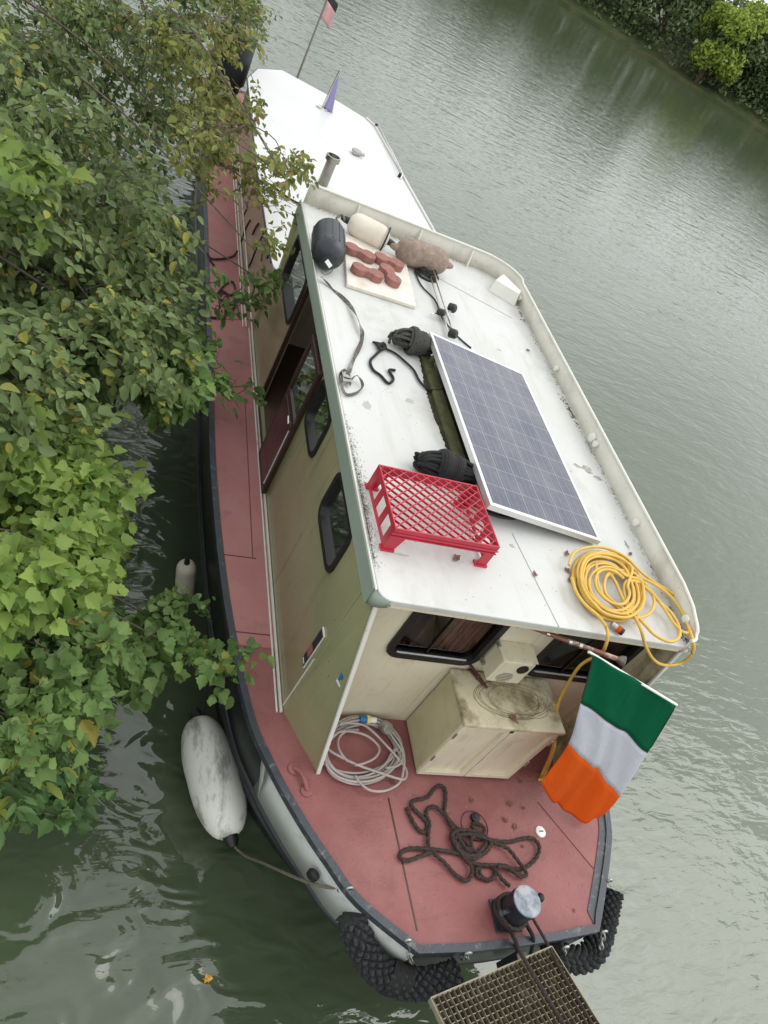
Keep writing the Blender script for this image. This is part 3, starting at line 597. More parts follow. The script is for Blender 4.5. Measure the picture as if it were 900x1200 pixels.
# cable over the aft roof
q=MB();q.tube(cr([at(308,222,AZ+.01),at(314,215,AZ+.02),at(325,222,AZ+.01),at(340,233,AZ+.01),at(356,241,AZ+.01)],5),.009,6);tag(q.build('roof_cable',MT['blackrope'],boat,smooth=60))
# vent box on front wall
q=MB();vb=[(2.34,2.03),(2.34,2.155),(2.60,2.155),(2.60,2.03)]
q.box((2.365,2.03,1.635),(2.575,2.155,1.825));jb=q.build('junction_box',MT['cream'],boat,bevel=.008)
q=MB();q.lathe((2.515,2.03,1.775),(0,-1,0),[(0,.034),(.006,.034),(.008,.027),(.004,.025)],20);q.build('knob',MT['rubber'],jb,smooth=30)
q=MB();q.box((2.355,2.035,1.829),(2.585,2.158,1.836));q.build('lid',MT['cream'],jb,bevel=.002)
q=MB()
for i in range(6):
    z=1.622+i*.014;wdt=.05*math.sqrt(max(.05,1-((i-2.5)/3.2)**2));q.box((2.45-wdt,2.0265,z+.03),(2.45+wdt,2.0285,z+.035))
q.build('grille',MT['galv'],jb)
for (x,z) in ((2.352,1.84),(2.352,1.67)):
    q=MB();q.cyl((x,2.158,z),(x,2.11,z),.012,10);q.build('bolt',MT['galv'],jb)
# bollard
bx,by=2.615,1.065
q=MB();q.box((bx-.085,by-.08,DZ+.001),(bx+.08,by+.08,DZ+.012));base=q.build('bollard',MT['bollard'],boat,bevel=.004)
q=MB();q.lathe((bx,by,DZ+.012),(0,0,1),[(0,.082),(.05,.074),(.16,.074),(.165,.080),(.20,.080)],28);q.build('post',MT['bollard'],base,smooth=40)
q=MB();q.lathe((bx,by,DZ+.2121),(0,0,1),[(0,.080),(.006,.078),(.008,.07)],28);q.build('cap',MT['bollardtop'],base,smooth=40)
q=MB();q.cyl((bx-.14,by-.035,DZ+.15),(bx+.14,by+.035,DZ+.15),.014,12)
for s_ in(-1,1):q.lathe((bx+s_*.14-.018,by+s_*.035,DZ+.15),(1,.1,0),[(0,.004),(.006,.018),(.018,.024),(.03,.018),(.036,.004)],14)
q.build('cross_pin',MT['bollard'],base,smooth=40)
# deck fittings
e=at(556,959,DZ);q=MB();q.lathe((e.x,e.y,DZ),(0,0,1),[(0,.028),(.02,.028),(.024,.016),(.028,.016)],18);fit=q.build('deck_fitting',MT['rubber'],boat,smooth=40)
e2=at(556,968,DZ);q=MB();q.tube([(e2.x+.085*math.cos(a),e2.y+.085*math.sin(a),DZ+.001) for a in np.linspace(0,2*PI,32)[:-1]],.0035,5,closed=True);q.build('plate_ring',MT['wood'],fit)
e=at(633,975,DZ);q=MB();q.lathe((e.x,e.y,DZ),(0,0,1),[(0,.033),(.008,.033),(.011,.028)],22);fc=q.build('filler_cap',MT['ventw'],boat,smooth=40)
q=MB();q.box((e.x-.014,e.y-.003,DZ+.011),(e.x+.014,e.y+.003,DZ+.0135));q.build('slot',MT['rubber'],fc)
# folded hinge/fairlead on port side deck (red painted)
pts=[at(345,900,DZ+.015),at(352,905,DZ+.03),at(357,915,DZ+.03),at(360,926,DZ+.015)];q=MB();q.tube(cr(pts,5),.012,8)
q.lathe((pts[0].x,pts[0].y,DZ),(0,0,1),[(0,.035),(.01,.033),(.012,.02)],12);q.lathe((pts[3].x,pts[3].y,DZ),(0,0,1),[(0,.035),(.01,.033),(.012,.02)],12);q.build('fairlead',MT['deck'],boat,smooth=50)
# eyes and shackle chains along the bow edge
def link_chain(b,p,q_,k,r=.0045):
    p=Vector(p);q_=Vector(q_);d_=(q_-p)/k
    for i in range(k):
        c=p+d_*(i+.5);t=d_.normalized();s_=t.cross(Vector((0,0,1)) if i%2 else Vector((1,.3,0)));s_.normalize();l=d_.length*.72
        b.tube([c+t*l*math.cos(a)+s_*l*.5*math.sin(a) for a in np.linspace(0,2*PI,11)[:-1]],r,5,closed=True)
for (p,tgt) in (((409,1039),(412,1058)),((477,1100),(482,1128)),((548,1115),(540,1122)),((707,1090),(704,1112)),((713,1030),(714,1036)),((662,1108),(660,1118))):
    a=at(*p,DZ+.01);b_=at(*tgt,DZ-.10);q=MB();q.tube([a+Vector((.018*math.cos(t),-.01,.018*math.sin(t))) for t in np.linspace(0,2*PI,11)[:-1]],.006,6,closed=True)
    link_chain(q,a+Vector((0,-.02,-.01)),b_,3);q.build('shackle_chain',MT['galv'],boat,smooth=60)
q=MB();pp=[at(385,1034,DZ-.05),at(375,1025,DZ-.1),at(368,1022,DZ-.12)];q.lathe(at(368,1024,.84)+Vector((0.0,0,0)),(-.7,-.7,.1),[(0,.035),(.02,.033),(.03,.02)],12);q.build('hawse_cap',MT['rubber'],boat,smooth=40)

# ------------------------------------------------------------------ braided fenders at the bow
def braid(path,r,n_s,n_t,amp,seg=108):
    P=cr(path,n_s//(len(path)-1));L_=len(P)
    def rf(i,k):
        u=i/L_*n_t;v=k/seg*18
        a=(u+v)%2-1;b_=(u-v)%2-1
        u+=.18*math.sin(v*1.7+u*.8);lump=(abs(math.sin((u+v)*PI/2))*abs(math.sin((u-v)*PI/2)))**.6*(.75+.5*abs(math.sin(math.floor((u+v)/2)*12.9+math.floor((u-v)/2)*78.2)))
        e=min(1,i/5+.35,(L_-1-i)/5+.35)
        return e*(1-amp+amp*lump*1.3)
    b=MB();b.tube(P,r,seg,rf=rf);return b
b=braid([(1.765,1.11,.88),(1.84,1.0,.80),(1.925,.905,.765),(2.02,.845,.76),(2.12,.825,.77),(2.24,.825,.80),(2.34,.84,.84)],.076,320,30,.26)
bf=b.build('rope_fender',MT['greyrope'],loc=(2.06,.85,.6),smooth=60);tag(bf,'thick braided black rope fender on the port bow corner, below the pale painted band','rope fender','braided rope bow fenders')
b=MB();
for i in range(9):
    c=Vector((1.985+i*.012,.868-.004*i,.762));t=Vector((.75,-.45,0)).normalized();u=Vector((0,0,1));s_=t.cross(u)
    b.tube([c+(u*math.cos(a)+s_*math.sin(a))*.078 for a in np.linspace(0,2*PI,17)[:-1]],.008,6,closed=True)
o=b.build('whipping',MT['blackrope'],bf,smooth=60)
b=braid([(2.93,.91,.84),(3.05,.89,.79),(3.19,.885,.76),(3.30,.93,.76),(3.40,1.04,.77),(3.455,1.14,.80),(3.49,1.22,.84)],.074,300,29,.26)
tag(b.build('rope_fender',MT['greyrope'],loc=(3.25,.9,.6),smooth=60),'thick braided black rope fender on the starboard corner of the bow, above open water','rope fender','braided rope bow fenders')

# ------------------------------------------------------------------ gas locker
lk=thing('storage_locker',(2.55,2.0,DZ),'cream metal locker with two panelled doors and a stained top, standing on the red foredeck','locker')
q=MB();lx0,lx1,ly0,ly1,lz0,lz1=2.235,2.865,1.825,2.145,DZ+.02,1.52
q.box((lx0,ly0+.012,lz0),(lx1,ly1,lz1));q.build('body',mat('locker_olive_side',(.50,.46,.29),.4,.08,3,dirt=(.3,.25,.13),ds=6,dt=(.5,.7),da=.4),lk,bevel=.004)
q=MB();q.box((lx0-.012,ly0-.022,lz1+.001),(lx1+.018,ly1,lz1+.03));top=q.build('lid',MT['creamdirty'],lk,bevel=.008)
mid=(lx0+lx1)/2
for (a,b_) in ((lx0,mid-.004),(mid+.004,lx1)):
    q=MB();y=ly0-.012
    q.box((a,y,lz0),(a+.035,y+.023,lz1));q.box((b_-.035,y,lz0),(b_,y+.023,lz1));q.box((a+.035,y,lz0),(b_-.035,y+.023,lz0+.035));q.box((a+.035,y,lz1-.035),(b_-.035,y+.023,lz1))
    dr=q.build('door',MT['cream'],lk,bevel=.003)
    q=MB();q.box((a+.03,y+.019,lz0+.03),(b_-.03,y+.0228,lz1-.03));q.build('panel',MT['cream'],dr)
    for hz in (.2,.45):
        hx=a if a==lx0 else b_
        q=MB();q.cyl((hx,y-.003,lz0+hz-.025),(hx,y-.003,lz0+hz+.025),.006,8);q.build('hinge',MT['galv'],dr)
q=MB();q.box((mid-.012,ly0-.014,lz1-.03),(mid+.012,ly0-.007,lz1-.01));q.build('latch',MT['rubber'],lk)
q=MB();q.box((lx0+.02,ly0+.03,DZ+.001),(lx1-.02,ly1-.02,DZ+.02));q.build('plinth',MT['rubber'],lk)
# brown stain ring left by a coiled hose + clamp on locker top
q=MB()
for k in range(9):
    rx=.245-.009*k+.02*math.sin(k*2.1);ry=.125-.005*k+.012*math.sin(k*3.3);q.tube([(2.58+rx*math.cos(a)+.016*math.sin(3*a+k)+.012*math.sin(k*1.7),1.985+ry*math.sin(a)+.010*math.cos(2*a+k)+.006*math.sin(k*2.9),lz1+.0305) for a in np.linspace(.7*k,2*PI-2.2+.7*k+1.2*math.sin(k),40)],.0012,4)
q.build('hose_stain',mat('old_hose_stain',(.17,.13,.07),.9,.3,30),top)
kk=thing('jump_clamp',at(560,795,lz1+.035),'rusty dark battery clamp lying on the locker lid below the window','clamp')
a=at(549,783,lz1+.05);b_=at(570,805,lz1+.05)
q=MB();q.bar(a,b_,.018,.012);q.build('jaw',mat('rust_dark',(.07,.02,.018),.6,.3,40),kk,bevel=.003)
q=MB();q.bar(a+Vector((.0,.02,.018)),b_+Vector((.0,-.01,.004)),.016,.008);q.cyl((a+b_)/2+Vector((0,0,-.012)),(a+b_)/2+Vector((0,0,.025)),.008,8);q.build('jaw',mat('rust_dark2',(.09,.03,.025),.6,.3,40),kk,bevel=.002)

# ------------------------------------------------------------------ solar panel
P00,P10,P11,P01=Vector((2.15,2.64,2.335)),Vector((2.96,2.64,2.252)),Vector((2.96,4.24,2.252)),Vector((2.15,4.24,2.335))
sp=thing('solar_panel',(2.55,3.44,RZ),'framed blue-grey solar panel propped up on the white cabin roof','solar panel')
ex=(P10-P00).normalized();ey=Vector((0,1,0));ez=ex.cross(ey)
if ez.z<0:ez=-ez
def frame_bar(p,q_,wd_,off): pass
q=MB();fwid=.022;th=.035
def slab(b,o,u,v,lu,lv,t0,t1,m=0):
    b.hexa([o+ez*t0,o+u*lu+ez*t0,o+u*lu+v*lv+ez*t0,o+v*lv+ez*t0],[o+ez*t1,o+u*lu+ez*t1,o+u*lu+v*lv+ez*t1,o+v*lv+ez*t1],m)
slab(q,P00,ex,ey,PANEL_W+.01,fwid,-th,.003);slab(q,P01-ey*fwid,ex,ey,PANEL_W+.01,fwid,-th,.003)
slab(q,P00+ey*fwid,ex,ey,fwid,PANEL_L-2*fwid,-th,.003);slab(q,P00+ex*(PANEL_W+.01-fwid)+ey*fwid,ex,ey,fwid,PANEL_L-2*fwid,-th,.003)
q.build('frame',MT['alu'],sp,bevel=.002)
b=MB();b.add([(0,0,0),(PANEL_W+.01,0,0),(PANEL_W+.01,PANEL_L,0),(0,PANEL_L,0),(0,0,-.006),(PANEL_W+.01,0,-.006),(PANEL_W+.01,PANEL_L,-.006),(0,PANEL_L,-.006)],[(0,1,2,3),(7,6,5,4)])
# cells: inset mesh in its own local frame so the cell grid follows the panel
me=bpy.data.meshes.new('cells');W2=PANEL_W+.01-2*fwid;L2=PANEL_L-2*fwid
PW=PANEL_W
k=.002
me.from_pydata([(0,0,0),(PANEL_W,0,0),(PANEL_W,PANEL_L,0),(0,PANEL_L,0)],[],[(0,1,2,3)]);me.materials.append(MT['solar'])
o=bpy.data.objects.new('cells',me);COL.objects.link(o);o.parent=sp
mm=Matrix((ex,ey,ez)).transposed().to_4x4();sc=Matrix.Diagonal((W2/PANEL_W,L2/PANEL_L,1,1));mm2=Matrix.Translation((P00+ex*fwid+ey*fwid-Vector((2.55,3.44,RZ))))@mm@sc;o.matrix_basis=mm2
q=MB();q.box((2.12,2.75,RZ+.001),(2.20,4.15,RZ+.02));q.bar((2.17,2.85,RZ+.02),(2.19,2.85,2.30),.03,.03,up=(0,1,0));q.bar((2.17,4.05,RZ+.02),(2.19,4.05,2.30),.03,.03,up=(0,1,0));q.box((2.9,2.7,RZ+.001),(2.93,4.2,2.225))
q.build('support',mat('support_timber_mossy',(.09,.09,.035),.9,.4,20),sp)
b=MB();b.box((2.30,2.70,2.235),(2.50,2.85,2.26));b.build('junction_box',MT['rubber'],sp)
# dark olive-brown patch on the roof beside the panel
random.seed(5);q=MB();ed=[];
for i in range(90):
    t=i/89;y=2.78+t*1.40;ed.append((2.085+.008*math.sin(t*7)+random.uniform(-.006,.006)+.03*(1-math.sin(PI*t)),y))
q.prism(ed+[(2.3,4.18),(2.3,2.78)],RZ+.0005,RZ+.003);q.build('olive_patch',mat('olive_dark_brown',(.028,.026,.014),.35,.35,9,dirt=(.10,.09,.05),ds=14,dt=(.5,.7),da=.6),boat)

# ------------------------------------------------------------------ crate
cr_=thing('plastic_crate',(1.82,2.53,RZ),'red plastic crate turned upside down on the white cabin roof','crate')
C00,C10,C11,C01=[Vector((x,y,0)) for x,y in ((1.515,2.30),(2.10,2.315),(2.10,2.765),(1.535,2.74))]
ux=(C10-C00).normalized();uy=Vector((-ux.y,ux.x,0));CW=(C10-C00).length;CD=.43;zt=2.355;zb=RZ+.001
def cp(u,v,z): p=C00+ux*u+uy*v;return Vector((p.x,p.y,z))
def cbox(b,u0,u1,v0,v1,z0,z1): b.hexa([cp(u0,v0,z0),cp(u1,v0,z0),cp(u1,v1,z0),cp(u0,v1,z0)],[cp(u0,v0,z1),cp(u1,v0,z1),cp(u1,v1,z1),cp(u0,v1,z1)])
q=MB();t_=.008
cbox(q,0,CW,0,t_,zt-.055,zt);cbox(q,0,CW,CD-t_,CD,zt-.055,zt);cbox(q,0,t_,t_,CD-t_,zt-.03,zt);cbox(q,CW-t_,CW,t_,CD-t_,zt-.05,zt)
cbox(q,-.006,CW+.006,-.006,0,zt-.035,zt-.028);cbox(q,-.006,CW+.006,-.006,0,zt-.055,zt-.048)
q.build('rim',MT['crate'],cr_,bevel=.002)
# end panel with windows
for (u0,u1) in ((0,t_),(CW-t_,CW)):
    q=MB();cbox(q,u0,u1,t_,CD-t_,zb+.012,zb+.03)
    for v0,v1 in ((.0,.05),(.13,.17),(.25,.29),(.38,.43)): cbox(q,u0,u1,max(v0,t_),min(v1,CD-t_),zb+.03,zt-.03 if u0==0 else zt-.05)
    q.build('end_panel',MT['crate'],cr_)
for (u,v,su,sv) in ((0,0,1,1),(CW,0,-1,1),(CW,CD,-1,-1),(0,CD,1,-1)):
    q=MB();a0,a1=sorted((u,u+su*.055));b0,b1=sorted((v,v+sv*t_));z1=zt-.055
    # flared foot
    q.hexa([cp(a0+.0,b0,zb),cp(a1-.0,b0,zb),cp(a1,b1,zb),cp(a0,b1,zb)],[cp(a0,b0,z1),cp(a1+(.03 if su>0 else 0),b0,z1),cp(a1+(.03 if su>0 else 0),b1,z1),cp(a0,b1,z1)])
    q.hexa([cp(a0-.008,v-.008 if sv>0 else v-.03,zb),cp(a1+.008,v-.008 if sv>0 else v-.03,zb),cp(a1+.008,v+.03 if sv>0 else v+.008,zb),cp(a0-.008,v+.03 if sv>0 else v+.008,zb)],[cp(a0-.008,v-.008 if sv>0 else v-.03,zb+.012),cp(a1+.008,v-.008 if sv>0 else v-.03,zb+.012),cp(a1+.008,v+.03 if sv>0 else v+.008,zb+.012),cp(a0-.008,v+.03 if sv>0 else v+.008,zb+.012)])
    q.build('foot',MT['crate'],cr_)
q=MB()
def clipline(c,sl,W_,D_):
    pts=[]
    for u in (0,W_):
        v=c+sl*u
        if 0<=v<=D_:pts.append((u,v))
    for v in (0,D_):
        u=(v-c)/sl
        if 0<u<W_:pts.append((u,v))
    return pts[:2] if len(pts)>=2 else None
for sl,dz_ in ((.85,0),(-.85,-.0006)):
    c=-1.0
    while c<1.2:
        seg_=clipline(c,sl,CW-.012,CD-.012)
        if seg_:
            (a,b_),(c2,d2)=seg_;q.bar(cp(a+.006,b_+.006,zt-.009+dz_),cp(c2+.006,d2+.006,zt-.009+dz_),.0045,.012)
        c+=.056
q.build('lattice_bottom',MT['crate'],cr_)

# ------------------------------------------------------------------ things on the roof
def fender(name,p,q_,r,m,label,cat='fender',group=None,eyes=(1,1),capm='rubber',ribs=0):
    p=Vector(p);q_=Vector(q_);L_=(q_-p).length;ax=(q_-p).normalized()
    t=thing(name,p.lerp(q_,.5)-Vector((0,0,r)),label,cat,group)
    e=r*(1.9 if capm=='rubber' and m=='bigfend' else .95);prof=[(0,r*.22)]+[(e*(1-math.cos(a)),r*(.22+.78*math.sin(a))) for a in np.linspace(.15,PI/2,8)]
    prof+=[(L_-d_,rr) for d_,rr in prof[::-1]]
    b=MB();b.lathe(p,ax,prof,32);b.build('body',MT[m],t,smooth=50)
    for s_,(o_,dr) in enumerate(((p,-ax),(q_,ax))):
        if eyes[s_]:
            b=MB();b.lathe(o_,dr,[(-.01,r*.30),(.03,r*.26),(.06,r*.16),(.065,r*.08)],14);b.build('end_eye',MT[capm],t,smooth=40)
    if ribs:
        b=MB();u=ax.orthogonal().normalized();w_=ax.cross(u)
        for i in range(ribs):
            a=2*PI*i/ribs;dr=u*math.cos(a)+w_*math.sin(a);b.bar(p+ax*L_*.2+dr*r*1.0,p+ax*L_*.8+dr*r*1.0,.006,.006,up=dr)
        b.build('rib',MT[m],t)
    return t
f1=fender('fender',at(385,268,RZ+.12),at(385,304,RZ+.12),.118,'blackpl','black cylindrical fender lying on the roof beside the red pavers','fender',eyes=(1,0),ribs=14)
q=MB();e=at(386,303,RZ+.21);q.bar(e+Vector((-.02,-.02,-.01)),e+Vector((.02,-.035,-.035)),.03,.004,up=(0,-1,1));q.build('label_patch',MT['rim'],f1)
f2=fender('fender',(1.77,5.60,RZ+.095),(2.09,5.50,RZ+.095),.095,'creamfend','dirty cream white fender with black bands against the roof back wall','fender',eyes=(1,1))
for t_v in (.10,.92):
    q=MB();c=Vector((1.77,5.60,RZ+.095)).lerp(Vector((2.09,5.50,RZ+.095)),t_v);ax=Vector((.32,-.10,0)).normalized();u=Vector((0,0,1));s_=ax.cross(u);rr=.097 if t_v>.5 else .06
    q.tube([c+(u*math.cos(a)+s_*math.sin(a))*rr for a in np.linspace(0,2*PI,21)[:-1]],.007,6,closed=True);q.build('band',MT['rubber'],f2,smooth=60)
fender('fender',(2.16,5.44,RZ+.10),(2.60,5.46,RZ+.10),.105,'brownfend','fender in a worn brown cloth cover lying along the roof back wall','fender',capm='brownfend')
# knotted cords between fenders
q=MB();q.tube(cr([at(400,280,RZ+.01),at(412,288,RZ+.02),at(425,283,RZ+.01),at(440,290,RZ+.01),at(452,283,RZ+.02),at(447,270,RZ+.06)],5),.006,6);q.tube(cr([at(398,262,RZ+.05),at(394,256,RZ+.1),at(401,252,RZ+.12),at(404,258,RZ+.14)],4),.008,6)
tag(q.build('cord',MT['tanrope'],loc=tuple(at(425,283,RZ)),smooth=60),'thin tan cord snaking beside the cream fender on the roof','cord')
# pavers
def paver(px0,px1,label,zz):
    a=at(*px0,zz);b_=at(*px1,zz);m_=(a+b_)/2;dr=(b_-a);dr.z=0;hl=.066;dr.normalize();pr=Vector((-dr.y,dr.x,0))
    out=[]
    for k in range(40):
        t=2*PI*k/40;u=math.cos(t);v=math.sin(t)
        uu=u*(hl+.058);vv=v*.066*(1-.30*math.exp(-(uu/.030)**2))
        if abs(uu)>.03: vv=math.copysign(math.sqrt(max(0,.058**2-(max(0,abs(uu)-hl))**2)),v)*(1 if abs(uu)>.05 else .92)
        if abs(uu)<=.03: vv=math.copysign(.036,v)
        out.append((m_.x+dr.x*uu+pr.x*vv,m_.y+dr.y*uu+pr.y*vv))
    q=MB();q.prism(out,zz-.03,zz+.022);o=q.build('paving_brick',MT['paver'],loc=(m_.x,m_.y,zz-.03),bevel=.003);tag(o,label,'paver','red dumbbell pavers on the roof hatch')
zz=RZ+.061
paver((411,291),(432,301),'red double-lobed paver lying nearest the black fender',zz)
paver((444,302),(467,311),'red double-lobed paver at the back right of the four on the hatch',zz)
paver((420,315),(441,323),'red double-lobed paver at the front left of the four on the hatch',zz)
paver((452,315),(462,330),'red double-lobed paver at the front right of the four on the hatch',zz)
# signal mast lying down
tm=thing('folding_mast',at(520,360,RZ),'stainless folding mast with three black lamps lying on the roof beyond the panel','mast')
q=MB();a=at(508,318,RZ+.06);b_=at(532,390,RZ+.05);q.cyl(a,b_,.011,12);q.cyl(a+Vector((-.03,0,-.02)),b_+Vector((-.03,.02,-.02)),.007,10);q.build('tube',MT['steel'],tm,smooth=40)
for (x,y,dx,r) in ((517,366,-.02,.026),(530,361,.04,.034),(531,391,.01,.034)):
    c=at(x,y,RZ+.06);q=MB();q.lathe(c,(.6,-.6,.3),[(-.03,r*.6),(-.025,r),(.02,r),(.03,r*.7)],16);q.build('lamp',MT['rubber'],tm,smooth=40)
c=at(530,364,RZ+.05);q=MB();q.cyl(at(505,368,RZ+.04),c,.005,8);q.cyl(at(517,366,RZ+.05),c,.007,8);q.build('strut',MT['steel'],tm,smooth=40)
q=MB();q.tube(cr([at(486,318,RZ+.01),at(494,335,RZ+.01),at(510,352,RZ+.01),at(518,372,RZ+.01),at(535,393,RZ+.01),at(552,408,RZ+.006)],5),.006,6);tag(q.build('cable',MT['blackrope'],loc=tuple(at(510,352,RZ)),smooth=60),'thin dark cable running along the folded mast on the roof','cable')
q=MB();random.seed(8)
c0=at(499,324,RZ)
for i in range(5):
    a0=random.uniform(0,6);q.tube([(c0.x+(.10-.012*i)*math.cos(a),c0.y+(.07-.008*i)*math.sin(a),RZ+.012+.012*i+.01*math.sin(2*a+a0)) for a in np.linspace(0,2*PI,25)[:-1]],.008,6,closed=True)
tag(q.build('rope_coil',MT['blackrope'],loc=tuple(c0),smooth=60),'small flat coil of black cord beside the brown fender','rope')
# ratchet strap
rs=thing('ratchet_strap',at(407,445,RZ),'grey webbing ratchet strap with a metal buckle near the roof edge','strap')
pts=cr([at(376,324,RZ+.03),at(392,340,RZ+.006),at(410,358,RZ+.02),at(422,380,RZ+.03),at(424,398,RZ+.02),at(415,420,RZ+.01),at(407,440,RZ+.02)],8)
def ribbon(b,pts,wd_,th_=.003,tw=0):
    P=[];
    for i,p in enumerate(pts):
        t=(pts[min(i+1,len(pts)-1)]-pts[max(i-1,0)]).normalized();s_=t.cross(Vector((0,0,1))).normalized()
        a=tw*math.sin(i*.35);dv=(s_*math.cos(a)+Vector((0,0,1))*math.sin(a))*wd_/2
        P.append([p-dv,p+dv])
    b.grid(P)
q=MB();ribbon(q,pts,.028,tw=.9);q.build('webbing',MT['strap'],rs,solid=.003)
pts=cr([at(407,450,RZ+.02),at(418,440,RZ+.04),at(425,452,RZ+.02),at(416,461,RZ+.01),at(404,461,RZ+.02),at(398,440,RZ+.02),at(405,433,RZ+.03)],6)
q=MB();ribbon(q,pts,.018,tw=1);q.build('webbing',MT['strap'],rs,solid=.003)
q=MB();c=at(407,444,RZ+.025);q.bar(c+Vector((-.03,.05,0)),c+Vector((-.035,-.05,0)),.004,.025);q.bar(c+Vector((.02,.05,0)),c+Vector((.015,-.05,0)),.004,.025);q.bar(c+Vector((-.03,.03,0)),c+Vector((.02,.03,0)),.012,.01);q.bar(c+Vector((-.035,-.03,0)),c+Vector((.015,-.03,.01)),.02,.01);q.bar(c+Vector((-.033,0,.01)),c+Vector((.017,0,.01)),.016,.012);q.build('buckle',MT['galv'],rs)
# black rope piece with hooked end
q=MB();q.tube(cr([at(x,y,RZ+.012) for x,y in ((440,402),(446,409),(440,416),(434,423),(437,433),(446,440),(455,449),(461,444),(456,434),(463,434))],6),.009,8)
q.tube(cr([at(x,y,RZ+.014) for x,y in ((437,401),(446,403),(451,408),(463,414),(475,424),(485,434),(492,447),(502,456),(515,457),(526,451))],6),.008,8)
q.tube(cr([at(x,y,RZ+.02) for x,y in ((444,406),(449,402),(452,407),(446,410),(443,404),(450,404))],6),.009,8)
tag(q.build('rope',MT['blackrope'],loc=tuple(at(450,420,RZ)),smooth=60),'thin black rope with knot and hooked end on the roof left of the panel','rope')
def hank(a,b_,r,rope,loops,wraps,m,name,label,seed=1,tail=None,group=None):
    random.seed(seed);a=Vector(a);b_=Vector(b_);ax=(b_-a).normalized();L_=(b_-a).length;u=Vector((0,0,1));s_=ax.cross(u).normalized();u=s_.cross(ax);c=a.lerp(b_,.5)
    q=MB()
    for i in range(loops):
        ph=2*PI*i/loops;rr=r*.55*(random.uniform(.7,1.1));off=(s_*math.cos(ph)+u*math.sin(ph))*r*.45;dirv=(s_*math.cos(ph+1.2)+u*math.sin(ph+1.2))
        lx=L_*.5*random.uniform(.85,1.08)
        q.tube([c+off+ax*lx*math.cos(t)+dirv*rr*math.sin(t)+(u*math.cos(2*t+i)*rope) for t in np.linspace(0,2*PI,31)[:-1]],rope,6,closed=True)
    pts=[]
    K=wraps*14
    for i in range(K+1):
        t=i/K;an=2*PI*wraps*t;e=1+.12*math.sin(t*9)
        pts.append(c+ax*L_*(-.18+.42*t)+(s_*math.cos(an)+u*math.sin(an))*r*1.02*e*(.8+.3*math.sin(PI*min(1,t+.1))))
    q.tube(pts,rope,6)
    if tail:
        for tp in tail:q.tube(cr(tp,5),rope*.9,6)
    o=q.build(name,MT[m],loc=(c.x,c.y,RZ),smooth=60);tag(o,label,'rope',group);return o
hank(at(462,393,RZ+.075),at(510,408,RZ+.07),.075,.010,12,9,'bundlerope','rope_bundle','weathered grey-green rope bundle at the far corner of the solar panel',2,
     [[at(468,392,RZ+.06),at(458,396,RZ+.03),at(456,402,RZ+.01)],[at(468,394,RZ+.06),at(461,400,RZ+.02),at(464,404,RZ+.01)],[at(470,390,RZ+.08),at(459,391,RZ+.05),at(455,396,RZ+.02)]])
hank(at(490,538,RZ+.07),at(556,556,RZ+.065),.072,.011,14,11,'blackrope','rope_bundle','tied bundle of thick black rope behind the red crate',4)
hank(at(545,552,RZ+.05),at(583,575,RZ+.05),.055,.010,9,5,'blackrope','rope_bundle','small black rope bundle tucked under the near edge of the solar panel',6)
q=MB();q.tube(cr([at(x,y,RZ+.010) for x,y in ((570,575),(560,588),(568,598),(585,605),(603,607),(612,600),(608,592))],6),.010,8);tag(q.build('cable',MT['rubber'],loc=tuple(at(590,600,RZ)),smooth=60),'thick black cable loop poking out below the near end of the solar panel','cable')
q=MB();q.tube(cr([at(376,318,RZ+.01),at(382,322,RZ+.02),at(389,318,RZ+.03),at(390,312,RZ+.06)],5),.002,5);tag(q.build('wire',MT['rubber'],loc=tuple(at(385,320,RZ)),smooth=60),'thin wire loop just under the end of the black fender','wire')

# ------------------------------------------------------------------ yellow hose
def zp(x,y): return ((650+x*190/900),(620+y*190/900))
hs=thing('yellow_hose',at(735,700,RZ),'yellow water hose coiled on the roof front corner, one end hanging to the deck','hose')
random.seed(11);pts=[];zc=RZ+.016
for k in range(12):
    cx,cy=(285+k*4+random.uniform(-14,14),318+random.uniform(-18,18));sk_=[1,.97,1.02,.93,.99,.84,.95,.75,.9,.66,.97,.55][k]
    n_=16
    for i in range(n_):
        a=2*PI*i/n_+.3*k/9;rx=150+14*math.sin(k*2.2)+random.uniform(-5,5);ry=250-16*abs(math.sin(k*1.3))+random.uniform(-5,5)
        # ellipse slanted in the picture plane of the roof
        u=rx*sk_*math.cos(a);v=ry*sk_*math.sin(a);th=-.62
        X=cx+u*math.cos(th)-v*math.sin(th)*.95;Y=cy+u*math.sin(th)+v*math.cos(th)*.82
        pts.append(at(*zp(X,Y),zc+.010*(k//2)+.004*math.sin(5*a+k)))
q=MB();q.tube(cr(pts,4),.0088,8)
hand=[[(80,200),(110,130),(200,100),(300,110),(400,160),(470,230),(560,300),(660,360),(740,430),(780,500),(770,560),(720,575),(660,520),(600,430),(540,360),(470,300),(400,290),(385,340),(400,400),(440,460),(500,530),(560,590),(640,625),(690,600),(690,540),(650,470),(590,410),(530,340),(460,260),(380,230),(300,245),(275,310),(290,370),(350,420),(430,470)],
 [(480,270),(560,310),(640,370),(700,450),(740,540),(768,620),(765,690),(700,745),(610,755),(550,725),(505,650),(480,560),(440,480),(390,410),(340,300),(310,250)],
 [(230,190),(240,300),(270,370),(340,430),(430,490),(510,480),(550,430),(545,370),(500,320),(430,270),(350,240),(290,260)],
 [(95,270),(120,350),(170,420),(240,480),(285,540)]]
for hd in hand:
    z0=zc+.035
    P=[at(*zp(*p),(z0+.005*math.sin(i*1.7)) ) for i,p in enumerate(hd)]
    if hd[0]==(480,270):
        for i,p in enumerate(hd):
            if 6<=i<=11: P[i]=aty(*zp(*p),1.97-(.02 if i in(8,9,10) else 0))
    q.tube(cr(P,6),.0088,8)
